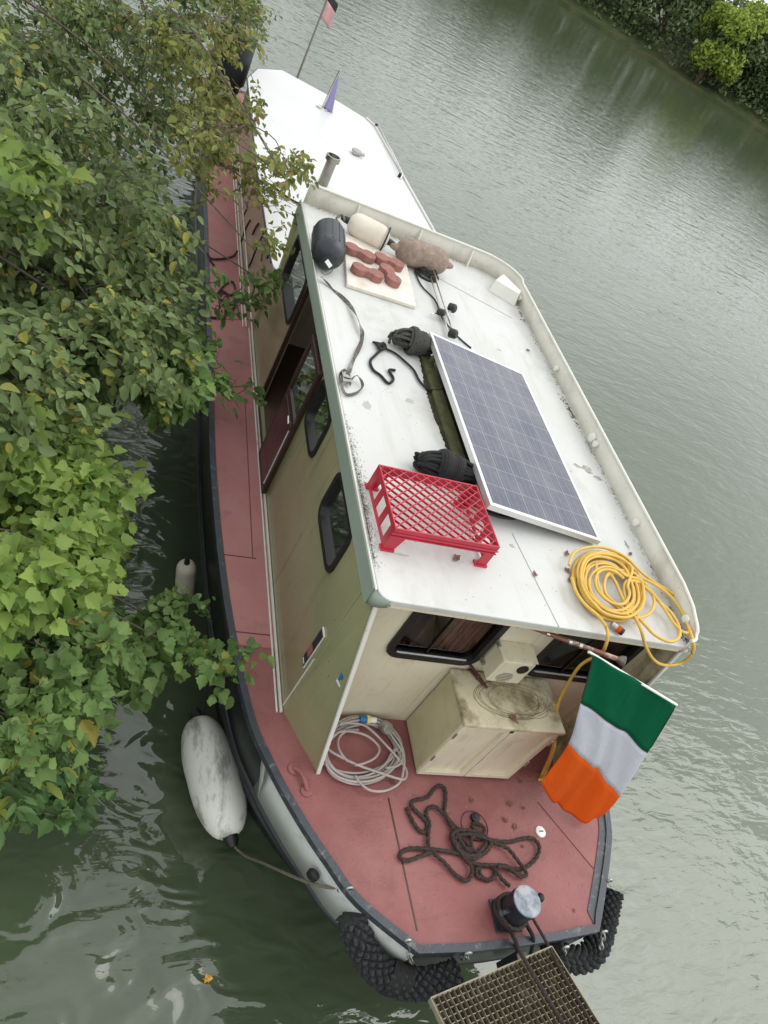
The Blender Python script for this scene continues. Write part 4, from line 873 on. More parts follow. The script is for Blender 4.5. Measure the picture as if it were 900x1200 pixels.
dn=[at(*zp(285,540),zc+.02),aty(*zp(295,585),1.975),aty(*zp(285,640),1.95),aty(*zp(255,690),1.95),aty(680,780,1.96),aty(662,808,1.96),aty(653,830,1.94),aty(651,858,1.90),aty(646,882,1.86),at(636,905,DZ+.015),at(632,914,DZ+.011)]
q.tube(cr(dn,6),.0088,8)
q.tube(cr([at(634,914,DZ+.011),at(640,903,DZ+.02),aty(648,880,1.88),aty(650,868,1.92)],6),.0105,8)
q.build('hose_coil',MT['yellow'],hs,smooth=70)
a=at(*zp(315,525),zc+.01);b_=at(*zp(380,575),zc+.01);q=MB();q.cyl(a,a.lerp(b_,.45),.018,14);q.build('connector',MT['galv'],hs,smooth=40);q=MB();q.cyl(a.lerp(b_,.45),a.lerp(b_,.75),.020,14);q.build('connector_ring',MT['orange'],hs,smooth=40);q=MB();q.cyl(a.lerp(b_,.75),b_,.019,14);q.build('connector_end',MT['rubber'],hs,smooth=40)

# ------------------------------------------------------------------ grey cable coil on deck
def zc2(x,y): return (380+x*120/900,830+y*120/900)
cc=thing('shore_cable',at(430,885,DZ),'pale grey shore power cable coiled on the deck beside the locker, with blue plug','cable')
random.seed(21);q=MB();pts=[]
c0=at(422,880,DZ)
for k in range(9):
    rx=.235+.022*math.sin(k*1.9)+random.uniform(-.01,.01);ry=.175+.018*math.cos(k*2.3);ox=random.uniform(-.018,.018);oy=random.uniform(-.018,.018);ph=random.uniform(0,6)
    for i in range(16):
        a=2*PI*i/16;pts.append((c0.x+ox+rx*math.cos(a)*(1+.03*math.sin(3*a+ph)),c0.y+oy+.0+ry*math.sin(a)+.05*math.cos(a),DZ+.009+.008*(k//2)+.003*math.sin(4*a+k)))
q.tube(cr(pts,4),.0072,7)
for hd in ([(140,130),(320,140),(420,200),(540,320),(640,430),(720,540),(710,620),(640,615),(500,570),(350,520),(230,470),(150,430),(60,380),(20,340)],
           [(590,200),(660,290),(700,400),(700,520),(670,640),(600,700),(500,730),(390,715),(310,650),(275,595)],
           [(575,220),(640,310),(690,390),(680,470),(630,510),(540,525)],
           [(60,270),(130,210),(240,205),(370,240),(460,310),(485,370),(440,440),(330,490),(270,500)],
           [(210,470),(150,400),(120,320),(135,250),(200,200),(300,190)],
           [(130,150),(220,120),(310,105)],[(450,110),(490,130),(510,150)]):
    q.tube(cr([at(*zc2(*p),DZ+.045+.004*math.sin(i)) for i,p in enumerate(hd)],6),.0072,7)
q.build('cable_coil',MT['cable'],cc,smooth=70)
a=at(*zc2(310,95),DZ+.05);b_=at(*zc2(450,105),DZ+.05);q=MB();q.cyl(a,a.lerp(b_,.4),.022,14);q.build('plug',MT['plugblue'],cc,smooth=40);q=MB();q.cyl(a.lerp(b_,.4),a.lerp(b_,.62),.026,14);q.build('plug_collar',MT['plugyellow'],cc,smooth=40);q=MB();q.cyl(a.lerp(b_,.62),b_,.018,14);q.build('plug_end',MT['ventw'],cc,smooth=40)
c=at(*zc2(540,170),DZ+.05);q=MB();q.lathe(c,(.2,-.6,.6),[(-.03,.02),(-.02,.038),(.02,.038),(.03,.03)],18);q.build('adapter',MT['galv'],cc,smooth=40)

# ------------------------------------------------------------------ brown mooring rope heap on deck
def zr(x,y): return (460+x*190/900,910+y*190/900)
q=MB()
main=[(78,172),(110,245),(150,300),(185,305),(190,260),(150,210),(108,165),(115,135),(190,115),(230,70),(262,50),(292,75),(293,150),(285,190)]
two=[(200,400),(198,330),(205,260),(188,215),(200,175),(240,170),(290,215),(330,260),(370,295),(440,310),(500,340),(560,355),(650,362),(720,345),(780,345),(815,390),(800,450),(745,500),(680,515),(620,495),(540,492),(460,485),(410,455),(350,425),(270,410),(190,402),(100,400),(50,420),(45,455),(90,465),(160,440),(230,415)]
three=[(230,430),(290,480),(350,545),(410,578),(440,540),(435,490),(400,450),(350,390),(330,330),(360,300),(430,300),(490,320),(540,370),(520,420),(460,440),(400,430),(370,380),(380,340),(420,380),(450,410),(480,420)]
four=[(285,190),(320,260),(360,320),(400,390),(440,400),(440,340),(500,330),(570,370),(640,400),(690,460),(735,520),(740,550),(700,550),(640,505),(580,500)]
five=[(480,500),(490,550),(530,575),(570,550),(560,510),(520,495),(470,510),(470,550),(520,572)]
six=[(440,260),(480,265),(510,290),(500,320),(460,300),(440,270)]
seven=[(560,495),(600,560),(650,610)]
eight=[(330,310),(345,370),(400,440),(470,450),(530,400),(545,360),(480,330),(400,320),(350,340),(380,420),(450,440),(500,400),(520,370)]
for j,hd in enumerate((main,two,three,four,five,six,seven,eight)):
    q.tube(cr([at(*zr(*p),DZ+.012+.005*(j%4)+.005*math.sin(i*1.3+j)) for i,p in enumerate(hd)],11),.0102,10,rf=lambda i,k:1+.22*math.cos(3*2*PI*k/10-i*1.2))
tag(q.build('rope_heap',MT['brownrope'],loc=tuple(at(555,990,DZ)),smooth=70),'long brown mooring rope lying in tangled loops on the red foredeck','rope')

# ------------------------------------------------------------------ ropes aft on the port deck
for nm_,grp in (('dark rope end looping over the port side deck beside the aft cabin',(((251,311),(246,304),(243,297),(248,303),(262,303),(273,300),(278,294)),)),
  ('tangle of dark rope on the port side deck just below the crossing twig',(((247,372),(258,372),(268,367),(275,360),(270,362),(262,358),(268,350),(260,340),(255,345),(262,335),(272,330),(276,340),(270,346),(262,342),(258,350),(272,356),(277,350)),))):
    q=MB()
    for pts in grp:q.tube(cr([at(a,b_,DZ+.015) for a,b_ in pts],5),.010,6)
    tag(q.build('deck_rope',MT['brownrope'],loc=tuple(at(*grp[0][0],DZ)),smooth=70),nm_,'rope')

# ------------------------------------------------------------------ mooring lines
DZt=DZ+.10
q=MB()
q.tube([ (bx+(.085+.004*math.sin(3*a))*math.cos(a),by+.085*math.sin(a),DZ+.05+.01*math.sin(a*2)) for a in np.linspace(0,2*PI,25)[:-1]],.011,8,closed=True)
q.tube([ (bx+(.086)*math.cos(a),by+.086*math.sin(a),DZ+.075+.008*math.sin(a*2+1)) for a in np.linspace(0,2*PI,25)[:-1]],.011,8,closed=True)
GZ=1.12
q.tube(cr([at(593,1078,DZ+.06),at(602,1098,DZ+.05),at(612,1120,GZ+.04),at(633,1155,GZ+.10),at(660,1200,GZ+.2),at(700,1260,GZ+.4)],6),.011,8)
tag(q.build('mooring_line',MT['brownrope'],loc=(bx,by,DZ+.05),smooth=70),'brown mooring line running from the left side of the bollard over the grating','rope','mooring lines over the grating')
q=MB();q.tube(cr([at(616,1062,DZ+.1),at(637,1098,DZ+.12),at(652,1127,GZ+.06),at(675,1168,GZ+.12),at(694,1200,GZ+.2),at(730,1260,GZ+.4)],6),.008,8)
tag(q.build('mooring_line',MT['brownrope'],loc=(bx+.05,by,DZ+.1),smooth=70),'thinner brown mooring line running from the right side of the bollard over the grating','rope','mooring lines over the grating')
q=MB();q.tube(cr([at(612,1070,DZ+.07),at(618,1085,DZ+.04),at(625,1100,DZ+.025),at(622,1118,DZ-.1)],6),.011,8)
q.tube(cr([at(598,1090,DZ+.05),at(606,1108,DZ+.02),at(606,1125,DZ-.2)],6),.011,8)
tag(q.build('mooring_line',MT['blackrope'],loc=(bx,by-.1,DZ),smooth=70),'short dark rope hanging from the bollard over the bow edge','rope')
q=MB();a_=at(611,1108,DZ-.03);q.box((a_.x-.03,.86,.70),(a_.x+.04,.91,.90));q.build('bow_bracket',MT['strake'],boat,bevel=.004)

# ------------------------------------------------------------------ grating
gt=thing('steel_grating',at(600,1160,GZ),'rusty steel grating end of a gangway just in front of the bow','grating')
A=at(505,1172,GZ);B=at(645,1112,GZ);C=at(697,1200,GZ+.08)
u=(B-A);LW=u.length;u.normalize();vdir=(C-B);vdir=vdir-u*vdir.dot(u);vdir.normalize()
LD=1.3
def G(s_,t): return A+u*s_+vdir*t
q=MB();sp_=.029;ns=int(LW/sp_);nv=int(LD/sp_)
for i in range(ns+1):q.bar(G(i*LW/ns,0),G(i*LW/ns,LD),.0028,.038,up=u.cross(vdir))
q.build('bearing_bars',mat('grating_rust_brown',(.11,.085,.05),.8,.3,30,dirt=(.3,.27,.2),ds=25,dt=(.5,.6),da=.6),gt)
q=MB()
for j in range(nv+1):q.bar(G(0,j*LD/nv),G(LW,j*LD/nv),.003,.019,up=u.cross(vdir))
q.build('cross_bars',MT['grating'],gt)
q=MB();nz=u.cross(vdir).normalized()
for (a,b_) in (((-.004,-.004),(LW+.004,-.004)),((-.004,-.004),(-.004,LD)),((LW+.004,-.004),(LW+.004,LD))):q.bar(G(*a),G(*b_),.006,.032,up=nz)
q.build('edge_frame',MT['grating'],gt)
q=MB();sg=1 if nz.z<0 else -1
for s_ in (.06,LW-.06):q.bar(G(s_,.05)+nz*sg*.05,G(s_,LD)+nz*sg*.05,.04,.06,up=nz)
q.build('stringer',MT['strake'],gt)

# ------------------------------------------------------------------ fenders in the water
bfend=fender('mooring_fender',(1.18,2.46,.26),(1.385,1.75,.22),.156,'bigfend','big dirty white fender floating between the bow and the bushes','fender')
q=MB();q.tube(cr([(1.20,2.44,.27),(1.17,2.6,.55),(1.185,2.72,.93)],5),.008,6);tag(q.build('fender_line',MT['blackrope'],loc=(1.2,2.5,.3),smooth=70),'short dark line from the upper end of the big white fender to the hull','rope');q=MB();q.tube(cr([Vector((1.40,1.70,.22)),at(288,1003,.30),at(310,1012,.5),at(350,1030,.75),at(385,1040,.85),at(408,1038,DZ)],6),.008,6)
c=at(400,1040,.9)
for i in range(4):q.tube([c+Vector((.02*math.cos(a)+.006*i,.02*math.sin(a),.012*math.sin(a+i))) for a in np.linspace(0,2*PI,11)[:-1]],.006,5,closed=True)
tag(q.build('fender_line',MT['tanrope'],loc=(1.3,2,.3),smooth=70),'thin tan line tying the big white fender to the bow eye','rope')
fender('mooring_fender',at(219,660,.42),at(219,706,.0)+Vector((0,.05,-.1)),.07,'creamfend','small cream fender hanging upright in the water under the twig tips','fender',eyes=(1,0))
lf=at(243,1147,.006)
q=MB()
K=14;rr_=[.030,.021,.026,.016,.024,.019,.014,.028,.02,.025,.015,.023,.017,.022]
q.add([(lf.x,lf.y,.008)]+[(lf.x+rr_[i]*math.cos(2*PI*i/K),lf.y+rr_[i]*math.sin(2*PI*i/K),.010+.006*math.sin(i*1.9)) for i in range(K)],[(0,i+1,(i+1)%K+1) for i in range(K)])
tag(q.build('floating_leaf',MT['leafyellow'],loc=(lf.x,lf.y,.005)),'small yellow leaf floating on the dark water at the lower left','leaf')

# ------------------------------------------------------------------ flags
fl=thing('tricolour_flag',aty(608,730,2.10),'green, white and orange tricolour hanging from a pole over the foredeck','flag')
p0=aty(609,730,2.15);p1=aty(728,774,1.86)
q=MB();q.cyl(p0,p1,.013,12);q.build('pole',MT['polewood'],fl,smooth=40)
for t in (.28,.5,.6):
    q=MB();q.cyl(p0.lerp(p1,t),p0.lerp(p1,t+.03),.0165,12);q.build('clip',MT['steel'],fl,smooth=40)
q=MB();dr=(p1-p0).normalized();q.lathe(p1,dr,[(-.02,.016),(0,.026),(.018,.028),(.022,.02),(.024,.005)],16);q.build('finial',mat('finial_tarnished',(.16,.14,.12),.4,.3,40,metal=.7),fl,smooth=40)
q=MB();q.cyl(p0+Vector((0,-.01,0)),p0+Vector((0,.02,0)),.03,16);q.build('socket',MT['galv'],fl,smooth=40)
s0=aty(690,764,1.84);s1=aty(793,826,1.76);q=MB();q.cyl(s0,s1,.0075,10);q.build('staff',MT['ventw'],fl,smooth=40)
rows=[([(695,768),(727,786),(760,805),(792,827)],1.79),([(681,825),(709,842),(733,860),(758,881)],1.72),([(668,876),(691,893),(709,914),(726,931)],1.64),([(634,917),(652,943),(672,957),(703,960)],1.57)]
CT=[[aty(a,b_,Y) for a,b_ in r] for r,Y in rows]
RWS=[cr(r,8) for r in CT]
cols=[cr([RWS[i][j] for i in range(4)],10) for j in range(len(RWS[0]))]
nr=len(cols[0]);nc=len(cols)
def wav(i,j):
    a=i/nr;return Vector((0,.022*math.sin(j*.42+a*3.2)*a**.5+.010*math.sin(j*.95-a*7)*a**.6,.004*math.sin(j*.7+i*.3)))
Pg=[[cols[j][i]+wav(i,j) for j in range(nc)] for i in range(nr)]
for k,(mname,nm) in enumerate((('green','green_stripe'),('white','white_stripe'),('orange','orange_stripe'))):
    q=MB();q.grid(Pg[k*10:(k+1)*10+1]);q.build(nm,MT[mname],fl,smooth=80,solid=.0015)
q=MB();q.tube([Pg[i][0] for i in range(0,10)],.003,5);q.tube([Pg[i][-1] for i in range(0,10)],.003,5);q.tube(Pg[10],.003,5);q.build('hem',MT['hull'],fl)
# small violet flag on aft roof
vf=thing('small_flag',at(380,127,AZ),'small folded violet flag on a short steel staff on the aft roof','flag')
b0=at(377,127,AZ);tp=Vector((b0.x+.045,b0.y,AZ+.50));q=MB();q.cyl(b0,tp,.012,10);q.build('staff',MT['steel'],vf,smooth=40)
q=MB();q.lathe(b0-Vector((0,0,.0)),(0,0,1),[(0,.06),(.015,.055),(.02,.02)],14);q.tube([b0+Vector((-.08,-.02,.01)),b0+Vector((-.02,-.05,.015)),b0+Vector((.06,-.04,.012))],.009,6);q.build('foot',MT['steel'],vf,smooth=40)
q=MB();Pq=[]
for i in range(9):
    t=i/8;c=b0.lerp(tp,.86-.80*t);row=[]
    wdt=.01+.13*t
    for j in range(7):
        row.append(c+Vector((.01+wdt*j/6,-.015+.012*math.sin(j*2.1)*t,-.04*j/6*t-.02*t)))
    Pq.append(row)
q.grid(Pq);q.build('cloth',MT['violet'],vf,smooth=80,solid=.002)
# ensign pole at stern
en=thing('ensign_pole',at(350,81,AZ),'long thin leaning flagpole at the stern with a small red and dark flag','flag')
e0=Vector((2.17,11.62,1.0));e1=aty(384,-3,11.75);e1=e0+(e1-e0)*1.06
q=MB();q.cyl(e0,e1,.018,8,.012);q.build('pole',MT['flagpole'],en,smooth=40)
q=MB();q.box((e0.x-.06,e0.y-.06,DZ),(e0.x+.06,e0.y+.06,e0.z+.02));q.build('foot',MT['steel'],en,bevel=.005)
for k,(mm_,c0_,c1_) in enumerate((('flagred',.80,.93),('hull',.93,.99))):
    Pq=[];
    for i in range(6):
        c=e0.lerp(e1,c0_+(c1_-c0_)*i/5);Pq.append([c+Vector((.16*j/5,-.02*math.sin(j*1.3),-.10*j/5)) for j in range(6)])
    q=MB();q.grid(Pq);q.build('cloth',MT[mm_],en,smooth=80,solid=.003)
# dark drum at stern quarter
dr=thing('steel_drum',(1.21,10.9,DZ),'dark steel drum with a grey lid on the far side deck behind leaves','drum')
q=MB();q.lathe((1.21,10.9,DZ),(0,0,1),[(0,.20),(.35,.20),(.40,.24),(.95,.24),(1.0,.25)],26);q.build('body',MT['drum'],dr,smooth=30)
q=MB();q.lathe((1.21,10.9,DZ+1.001),(0,0,1),[(0,.28),(.03,.28),(.06,.22),(.07,.05)],26);q.build('lid',MT['drumlid'],dr,smooth=30)

# ------------------------------------------------------------------ fallen leaves (countable)
def deadleaf(x,y,z,s,ang,label,m='deadleaf'):
    q=MB();c=Vector((x,y,z));pts=[]
    K=5
    for i in range(K*2):
        a=ang+PI*2*i/(K*2);r=s*(1.25 if i in(0,5) else .75)*random.uniform(.55,1.1);pts.append(c+Vector((r*math.cos(a),r*math.sin(a),.004+.25*s*abs(math.sin(a*1.5+i)))))
    q.add([c+Vector((0,0,.003))]+pts,[(0,i+1,(i+1)%(2*K)+1) for i in range(2*K)])
    tag(q.build('fallen_leaf',MT[m],loc=(x,y,z),solid=.001),label,'leaf','fallen leaves')
random.seed(14)
for (px_,py_,z,s,lb) in ((534,655,RZ,.03,'brown curled leaf on the white roof just in front of the red crate'),(626,674,RZ,.022,'small brown leaf on the roof between the crate and the yellow hose'),(663,649,RZ,.024,'brown leaf at the far left of the yellow hose coil'),(664,669,RZ,.026,'brown leaf touching the left side of the hose coil'),(667,681,RZ,.024,'lowest brown leaf at the left of the hose coil'),(738,650,RZ,.02,'thin leaf on the roof just beyond the hose coil'),(601,842,1.55,.034,'dark brown leaf on the lid of the cream locker'),(613,355,RZ+.002,.02,'small leaf in the rounded back corner of the roof'),(618,411,RZ,.022,'yellowish leaf by the starboard bulwark beyond the panel')):
    v=at(px_,py_,z);deadleaf(v.x,v.y,v.z+.002,s,random.uniform(0,6),lb)
for (px_,py_,s,lb) in ((552,938,.02,'red-brown leaf just behind the deck fitting'),(597,942,.024,'largest curled leaf on the deck between rope and flag'),(613,947,.015,'small leaf on the deck below the orange stripe'),(592,962,.022,'curled leaf left of the white filler cap'),(603,969,.022,'curled leaf nearest the white filler cap'),(459,916,.024,'pale leaf at the foot of the grey cable coil'),(672,1067,.012,'tiny dark leaf on the foredeck right of the bollard'),(612,992,.012,'small leaf below the white filler cap'),(609,915,.018,'leaf in the shade right of the locker corner')):
    v=at(px_,py_,DZ);deadleaf(v.x,v.y,v.z+.002,s,random.uniform(0,6),lb)
# loose grit stuff
q=MB();random.seed(31)
for i in range(320):
    x=random.uniform(1.5,3.3);y=random.uniform(2.1,5.7);clump(q,x,y,RZ,random.uniform(.0012,.0035))
for i in range(500):
    px_=random.uniform(400,700);py_=random.uniform(900,1085);v=at(px_,py_,DZ)
    if v.x<1.6+ (1.6-min(v.y,1.6))*1.1 or v.x>3.3:continue
    clump(q,v.x,v.y,DZ,random.uniform(.001,.0035))
for i in range(160): clump(q,random.uniform(1.15,1.40),random.uniform(2.3,8),DZ,random.uniform(.001,.004))
for i in range(120):
    clump(q,random.uniform(1.6,3.0),random.uniform(6.2,10),AZ,random.uniform(.002,.007))
tag(q.build('scattered_grit',MT['deadleaf']),'tiny dark crumbs of leaf litter strewn over the deck and roofs','litter',kind='stuff')

# ------------------------------------------------------------------ foliage
rng=np.random.default_rng(5)
# maple-like half outlines (unit length 1 along +y)
MAPLE=[(0,0),(.12,.03),(.34,.08),(.33,.20),(.47,.36),(.36,.44),(.33,.62),(.20,.68),(.11,.85),(0,1)]
OVAL=[(0,0),(.16,.10),(.27,.30),(.29,.50),(.22,.72),(.10,.90),(0,1)]
LANCE=[(0,0),(.11,.15),(.17,.40),(.14,.65),(.06,.88),(0,1)]
def leaf_mesh(name,pos,dirs,nrm,size,shape,m,parent,L):
    pos=np.array(pos);n_=len(pos);dirs=np.array(dirs);nrm=np.array(nrm);size=np.array(size)
    dirs/=np.linalg.norm(dirs,axis=1)[:,None]
    nrm=nrm-dirs*(nrm*dirs).sum(1)[:,None];nrm/=np.linalg.norm(nrm,axis=1)[:,None]+1e-9
    side=np.cross(dirs,nrm)
    S=np.array(shape);inner=S[1:-1];h_=len(inner)
    mid=np.array([(0,0),(0,.33),(0,.66),(0,1.0)])
    # verts: mid 4 + right h + left h
    lx=np.concatenate([mid[:,0],inner[:,0],-inner[:,0]]);ly=np.concatenate([mid[:,1],inner[:,1],inner[:,1]])
    fold=rng.uniform(.05,.9,n_)[:,None];curl=rng.uniform(-.3,.8,n_)[:,None]
    lz=np.abs(lx)[None,:]*fold-curl*(ly[None,:]**2)*.6
    wob=1+rng.uniform(-.12,.12,(n_,len(lx)))
    V=pos[:,None,:]+size[:,None,None]*((lx[None,:]*wob)[:,:,None]*side[:,None,:]+ly[None,:,None]*dirs[:,None,:]+lz[:,:,None]*nrm[:,None,:])
    k_=len(lx)
    F1=[0]+list(range(4,4+h_))+[3,2,1];F2=[0,1,2,3]+list(range(4+2*h_-1,4+h_-1,-1))
    l_=len(F1);F=np.array([F1,F2]);F=(F[None]+ (np.arange(n_)*k_)[:,None,None]).reshape(-1)
    me=bpy.data.meshes.new(name);me.vertices.add(n_*k_);me.vertices.foreach_set('co',(V-np.array(L)).reshape(-1))
    me.loops.add(len(F));me.loops.foreach_set('vertex_index',F.astype(np.int32))
    me.polygons.add(2*n_);me.polygons.foreach_set('loop_start',(np.arange(2*n_)*l_).astype(np.int32))
    me.polygons.foreach_set('use_smooth',np.ones(2*n_,dtype=bool))
    me.update(calc_edges=True);me.materials.append(m)
    o=bpy.data.objects.new(name,me);COL.objects.link(o)
    if parent is not None:o.parent=parent
    return o
def limb(b,a,c,r0,r1,sag=.15,seg=6,n_=7):
    a=Vector(a);c=Vector(c);P=[]
    for i in range(n_+1):
        t=i/n_;p=a.lerp(c,t);p.z+=sag*math.sin(PI*t)*(c-a).length;p.x+=.03*math.sin(t*7+a.y*3);p.y+=.03*math.cos(t*6+a.x*5);P.append(p)
    b.tube(P,lambda t:r0+(r1-r0)*t,seg);return P
NL=0
def shrub(name,label,cat,root,clusters,shape,m,lsize,trunk_h=1.4,group=None,density=1.0,outdir=(1,-.2,0)):
    "clusters: (x,y,z,spread,count). trunk > limbs; leaves set along twigs fanning from each cluster"
    global NL
    root=Vector(root);t=thing(name,root,label,cat,group)
    top=root+Vector((.35,0,trunk_h));b=MB();b.tube(cr([root-Vector((0,0,.2)),root+Vector((.05,.03,trunk_h*.5)),top],4),lambda k:.09-.045*k,10);b.build('trunk',MT['bark'],t,smooth=60)
    br=MB();pos=[];dr=[];nr_=[];sz=[]
    cl=[Vector(c[:3]) for c in clusters];mains=[max(cl,key=lambda p:(p-top).length)]
    while len(mains)<min(len(cl),max(2,len(cl)//11)): mains.append(max(cl,key=lambda p:min((p-m_).length for m_ in mains)))
    pts_=[]
    for c in mains:
        P=limb(br,top-Vector((0,0,random.uniform(0,.4))),c-Vector((0,0,.12)),.013,.004,.06,n_=12);pts_+=P[4:]
    for (x,y,z,sprd,cnt) in clusters:
        c=Vector((x,y,z));st0=min(pts_,key=lambda p:(p-c).length+ (.3 if p.z>c.z else 0));P=limb(br,st0,c,.0045,.0025,.05,seg=4)
        od=(c-top);od.normalize();od=(od+Vector(outdir)*.4).normalized()
        nt_=max(4,int(cnt/10))
        for k in range(nt_):
            st_=P[random.randint(4,len(P)-1)]+Vector((random.gauss(0,.05),random.gauss(0,.05),random.gauss(0,.04)))
            dv=Vector((od.x+random.gauss(0,.7),od.y+random.gauss(0,.8),random.gauss(0,.45)-.1)).normalized()
            ln=sprd*random.uniform(.6,1.4);e=st_+dv*ln+Vector((0,0,-.12*ln))
            br.tube([st_,st_.lerp(e,.5)+Vector((0,0,.04*ln)),e],lambda q_:.0035-.002*q_,3,caps=False)
            nlv=int(cnt/nt_*density*1.9)
            for i in range(nlv):
                f=(i+random.random())/nlv;f=f**.8
                p=st_.lerp(e,f)+Vector((random.gauss(0,.035),random.gauss(0,.035),.04*ln*math.sin(PI*f)+random.gauss(0,.02)))
                d_=(dv*.7+Vector((random.gauss(0,.6),random.gauss(0,.6),random.gauss(-.30,.35)))).normalized()
                n_=Vector((random.gauss(-.12,.40),random.gauss(-.18,.40),1)).normalized()
                if abs(n_.dot(d_))>.93:continue
                pos.append(p);dr.append(d_);nr_.append(n_);sz.append(lsize*.80*random.uniform(.5,1.35))
    br.build('branches',MT['bark'],t,smooth=60)
    leaf_mesh('crown',pos,dr,nr_,sz,shape,m,t,root);NL+=len(pos)
    return t
def inpoly(p,poly):
    x,y=p;c=False;n_=len(poly)
    for i in range(n_):
        x1,y1=poly[i];x2,y2=poly[i-1]
        if (y1>y)!=(y2>y) and x<(x2-x1)*(y-y1)/(y2-y1)+x1:c=not c
    return c
def clus(poly,n_,z0,z1,sp,cnt,seed):
    "cluster centres spread through a volume of canopy z0..z1 whose plan is bounded by the outline seen in the photo"
    random.seed(seed);out=[];xs=[p[0] for p in poly];ys=[p[1] for p in poly];tries=0
    while len(out)<n_ and tries<20000:
        tries+=1;p=(random.uniform(min(xs),max(xs)),random.uniform(min(ys),max(ys)))
        if not inpoly(p,poly):continue
        z=random.uniform(z0,z1);v=at(*p,z);out.append((v.x,v.y,v.z,sp,cnt))
    return out
S1='overhanging bank trees'
shrub('hazel_tree','tall dull green tree hiding the stern of the boat in the upper left','tree',(-2.6,9.5,.6),clus([(-40,-40),(300,-40),(285,10),(225,60),(200,150),(180,250),(-40,250)],110,1.0,2.6,.32,86,1),OVAL,MT['leafdull'],.080,2.2,S1)
shrub('hazel_tree','dense dull green tree just above the bright maple, its leaves touching the side deck','tree',(-2.0,5.6,.6),clus([(-40,230),(185,230),(205,330),(210,395),(180,430),(110,455),(-40,480)],112,.9,2.2,.24,88,2),OVAL,MT['leafdull'],.080,1.8,S1)
shrub('autumn_tree','thin branches with yellowing leaves reaching over the aft roof','tree',(-2.2,11.2,.6),clus([(150,0),(300,-10),(300,60),(320,120),(345,190),(350,215),(300,200),(272,130),(235,170),(190,190),(170,100)],44,1.9,2.6,.18,34,3),OVAL,MT['leafautumn'],.075,2.0,S1)
shrub('autumn_tree','sparse yellow-brown twigs hanging over the pink side deck beside the aft cabin','tree',(-1.9,7.6,.6),clus([(215,150),(310,160),(345,215),(315,300),(290,285),(262,250),(240,230),(225,200)],18,1.7,2.2,.13,20,4),OVAL,MT['leafautumn'],.075,1.8,S1)
shrub('leafy_shrub','mid green shrub whose leaves hang against the black hull above the water gap','shrub',(-1.9,4.6,.55),clus([(60,390),(215,385),(225,430),(225,465),(190,480),(165,455),(120,445),(60,470)],50,.9,1.9,.13,50,5),MAPLE,MT['leafmid'],.08,1.5,S1)
shrub('maple_tree','bright yellow-green maple in the middle of the left edge','tree',(-1.8,3.3,.5),clus([(-30,490),(40,480),(95,500),(108,560),(108,610),(85,675),(40,700),(-30,690)],90,1.0,2.1,.15,70,6),MAPLE,MT['leafbright'],.085,1.6,S1)
shrub('leafy_shrub','lower shrub with mixed green leaves reaching right to the small fender','shrub',(-1.7,2.4,.5),clus([(-30,700),(80,730),(140,730),(158,750),(150,785),(90,800),(45,860),(-30,860)],84,.6,1.6,.14,62,7),MAPLE,MT['leafmid'],.085,1.4,S1)
shrub('ash_sapling','small darker green sapling at the lower left over the rippled water','shrub',(-1.5,1.7,.45),clus([(-30,760),(90,760),(120,810),(100,850),(50,905),(-30,910)],44,.5,1.3,.20,50,8),LANCE,MT['leafash'],.11,1.1,S1)
def spray(name,label,root,pts,m,ls,shape,seed,cnt=60,sp=.12,cat='branch'):
    random.seed(seed);return shrub(name,label,cat,root,[(v.x,v.y,v.z,sp,cnt) for v in (at(*p) for p in pts)],shape,m,ls,1.2,S1)
spray('leafy_branch','leafy branch tip hanging in front of the hull between the two floating fenders',(-1.6,2.9,.5),((200,740,1.3),(225,745,1.3),(235,770,1.3),(250,778,1.25),(262,782,1.25),(195,715,1.3),(215,700,1.3),(185,715,1.3)),MT['leafmid'],.075,MAPLE,9,26,.07)
spray('leafy_branch','single twig of large green leaves crossing the pink deck toward the dark doorway',(-1.9,5.2,.6),((255,425,1.35),(272,445,1.35),(285,455,1.35)),MT['leafmid'],.10,OVAL,10,14,.10)
spray('leafy_branch','long twig with green leaves touching the cabin side below the black fender',(-1.9,6.4,.6),((262,325,1.6),(290,320,1.7),(310,325,1.8),(325,322,1.85),(285,350,1.5),(258,350,1.5),(300,342,1.6)),MT['leafmid'],.085,OVAL,11,16,.10)
spray('leafy_branch','very bright yellow-green leaf spray at the left edge above the dark tree',(-1.9,6.2,.6),((8,160,2.7),(25,185,2.7),(38,170,2.7),(15,215,2.6),(35,215,2.6)),MT['leafbright'],.14,MAPLE,12,14,.12)
spray('leafy_branch','drooping twig with yellowish leaves just above the rippled water at the lower left',(-1.4,1.6,.45),((20,920,.6),(60,930,.6),(85,935,.6),(40,945,.5)),MT['leafash'],.09,MAPLE,13,26,.12)
print('near leaves',NL)

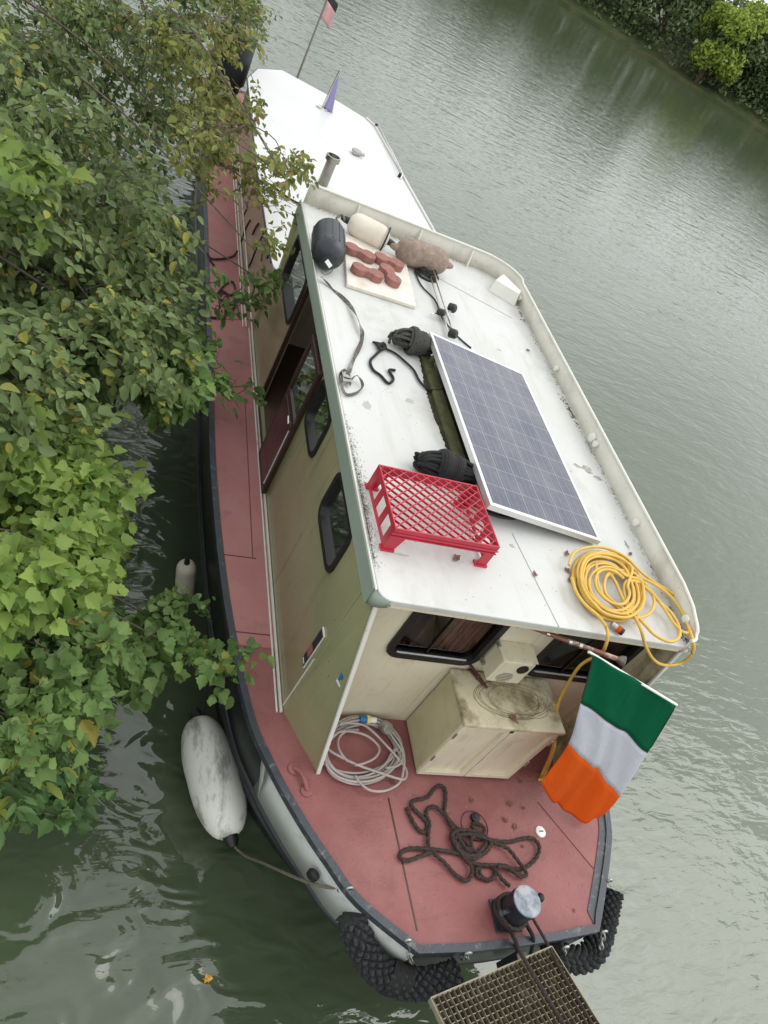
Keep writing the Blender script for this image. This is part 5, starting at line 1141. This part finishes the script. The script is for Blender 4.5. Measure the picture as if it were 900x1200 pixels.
# ------------------------------------------------------------------ far trees
def fartree(pos,hh,rad,m,label,kind,seed,cnt=5200,ls=.34):
    random.seed(seed);r_=np.random.default_rng(seed)
    root=Vector(pos);t=thing(kind,root,label,'tree','trees on the far bank')
    b=MB();b.tube([root-Vector((0,0,.3)),root+Vector((.1,0,hh*.35)),root+Vector((.15,.1,hh*.7))],lambda k:.22-.13*k,8)
    b.build('trunk',MT['bark'],t,smooth=60)
    lobes=[]
    b=MB()
    for i in range(16):
        a=random.uniform(0,2*PI);f=random.uniform(.12,1);rr=rad*math.sqrt(random.random())*(.55+.6*math.sin(PI*min(1,.15+f*.8)))
        c=root+Vector((rr*math.cos(a),rr*math.sin(a),hh*(.10+.78*f)));lobes.append((c,rad*random.uniform(.34,.56)))
        b.tube([root+Vector((.1,0,hh*.3*f+.3)),root.lerp(c,.6)+Vector((0,0,hh*.15)),c],lambda k:.07-.05*k,4)
    b.build('branches',MT['bark'],t)
    n_=cnt;li=r_.integers(0,len(lobes),n_);d_=r_.normal(size=(n_,3));d_/=np.linalg.norm(d_,axis=1)[:,None]
    C=np.array([tuple(l[0]) for l in lobes])[li];R=np.array([l[1] for l in lobes])[li]
    pos_=C+d_*(R*r_.uniform(.55,1.12,n_))[:,None]*np.array([1,1,.8])
    pos_[:,2]=np.maximum(pos_[:,2],root.z+.05)
    nn=d_+r_.normal(size=(n_,3))*.6+np.array([0,0,.4]);dd=r_.normal(size=(n_,3))
    leaf_mesh('crown',pos_,dd,nn,r_.uniform(.5,1.2,n_)*ls,LANCE if 'willow' in kind else OVAL,m,t,root)
ft=[]
random.seed(99);k_=0
for s0 in np.arange(-60,52,3.1):
    ft.append((float(s0)+random.uniform(-.6,.6),random.uniform(6.4,7.6) if s0<12 else random.uniform(5.9,6.6),random.uniform(2.3,2.9),'AACAACA'[k_%7]));k_+=1
ft=[f for f in ft if not 10.6<f[0]<13.8]+[(12.3,6.3,2.1,'B')]
ft.sort()
LBL={'A':('broadleaf_tree','dark green bushy tree on the far bank'),'B':('lime_tree','bright lime green tree standing out among the dark trees of the far bank'),'C':('willow_tree','grey-green feathery tree on the far bank')}
ORD='first second third fourth fifth sixth seventh eighth ninth tenth eleventh twelfth thirteenth fourteenth fifteenth sixteenth seventeenth eighteenth nineteenth twentieth'.split()
for i,(s_,hh,rad,kd) in enumerate(ft):
    p=SA+sd*s_+sn*(3.1+1.6*(i%2)+.5*math.sin(i*2.3)-(2.3+1.6*(i%2) if kd=='B' else 0));p.z=.6
    lb=LBL[kd][1]
    if kd!='B':
        rel='right of' if s_>12.3 else 'left of'
        k=sum(1 for a in ft if a[3]==kd and ((12.3<a[0]<=s_) if s_>12.3 else (s_<=a[0]<12.3)))
        lb=lb+', '+ORD[k-1]+' '+rel.split()[0]+' of the lime tree'
    m_={'A':MT['leaffarA'],'B':MT['leaffarB'],'C':MT['leaffarC']}[kd]
    vis=-8<s_<26
    fartree(p,hh,rad,m_,lb,LBL[kd][0],100+i,9000 if vis else 4500,.30 if vis else .46)
# undergrowth at the foot of the far bank
r_=np.random.default_rng(77);n_=16000;s_=r_.uniform(-75,65,n_);dp=r_.uniform(.8,7,n_)
pos_=np.array([tuple(SA+sd*float(a)+sn*float(b_)) for a,b_ in zip(s_,dp)]);pos_[:,2]=.35+dp*.22+np.abs(r_.normal(0,.35,n_))*(1+.8*np.sin(s_*.9))
o=leaf_mesh('undergrowth',pos_,r_.normal(size=(n_,3)),r_.normal(size=(n_,3))+np.array([0,-.4,.8]),r_.uniform(.15,.4,n_),OVAL,MT['leaffarA'],None,(0,0,0))
tag(o,'low dark green scrub along the foot of the far bank','undergrowth',kind='stuff')

n_=26000;s_=r_.uniform(-85,75,n_);dp=r_.uniform(7.5,14,n_);top_=np.where(s_>9,5.3,7.2)+.9*np.sin(s_*.55)+.6*np.sin(s_*1.7)
pos_=np.array([tuple(SA+sd*float(a)+sn*float(b_)) for a,b_ in zip(s_,dp)]);pos_[:,2]=1.2+(top_-1.2)*np.sqrt(r_.random(n_))
o=leaf_mesh('woodland',pos_,r_.normal(size=(n_,3)),r_.normal(size=(n_,3))+np.array([0,-.6,.6]),r_.uniform(.3,.75,n_),OVAL,MT['leaffarA'],None,(0,0,0))
tag(o,'dark green wood behind the far bank trees, filling the gaps between them','woodland',kind='stuff')

# ------------------------------------------------------------------ light
wd=bpy.data.worlds.new('World');scene.world=wd;wd.use_nodes=True;N=wd.node_tree.nodes;L=wd.node_tree.links
bg=N['Background'];sky=N.new('ShaderNodeTexSky');sky.sky_type='NISHITA';sky.sun_disc=False
OV=10.0
EL=math.radians(52);AZm=math.radians(75)   # sun azimuth from +Y
sky.sun_elevation=EL;sky.sun_rotation=AZm;sky.air_density=1.6;sky.dust_density=4.0;sky.ozone_density=1
hsv=N.new('ShaderNodeHueSaturation');hsv.inputs['Saturation'].default_value=.12;L.new(sky.outputs[0],hsv.inputs['Color'])
# overcast cloud sheet: soft brightness variation over the sky
tc=N.new('ShaderNodeTexCoord');nz_=N.new('ShaderNodeTexNoise');nz_.inputs['Scale'].default_value=2.2;nz_.inputs['Detail'].default_value=5;L.new(tc.outputs['Generated'],nz_.inputs['Vector'])
mr=N.new('ShaderNodeMapRange');mr.inputs[1].default_value=.3;mr.inputs[2].default_value=.7;mr.inputs[3].default_value=.8;mr.inputs[4].default_value=1.2;L.new(nz_.outputs[0],mr.inputs[0])
sc_=N.new('ShaderNodeVectorMath');sc_.operation='SCALE';mxs=N.new('ShaderNodeMix');mxs.data_type='RGBA';mxs.inputs[0].default_value=.6;L.new(hsv.outputs[0],mxs.inputs[6]);mxs.inputs[7].default_value=(OV*.97,OV*1.0,OV*1.01,1);L.new(mxs.outputs[2],sc_.inputs[0]);L.new(mr.outputs[0],sc_.inputs['Scale'])
L.new(sc_.outputs[0],bg.inputs['Color']);bg.inputs['Strength'].default_value=.15
sl=bpy.data.lights.new('sun','SUN');sl.energy=.5;sl.angle=math.radians(35);sl.color=(1,.97,.93)
so=bpy.data.objects.new('sun',sl);COL.objects.link(so);so.location=(0,0,20)
dv=Vector((math.sin(AZm)*math.cos(EL),math.cos(AZm)*math.cos(EL),math.sin(EL)))
so.rotation_euler=dv.to_track_quat('Z','Y').to_euler()
vs_=scene.view_settings;vs_.view_transform='Standard';vs_.look='None';vs_.exposure=0.18;vs_.gamma=1
scene.cycles.max_bounces=8;scene.cycles.transparent_max_bounces=12
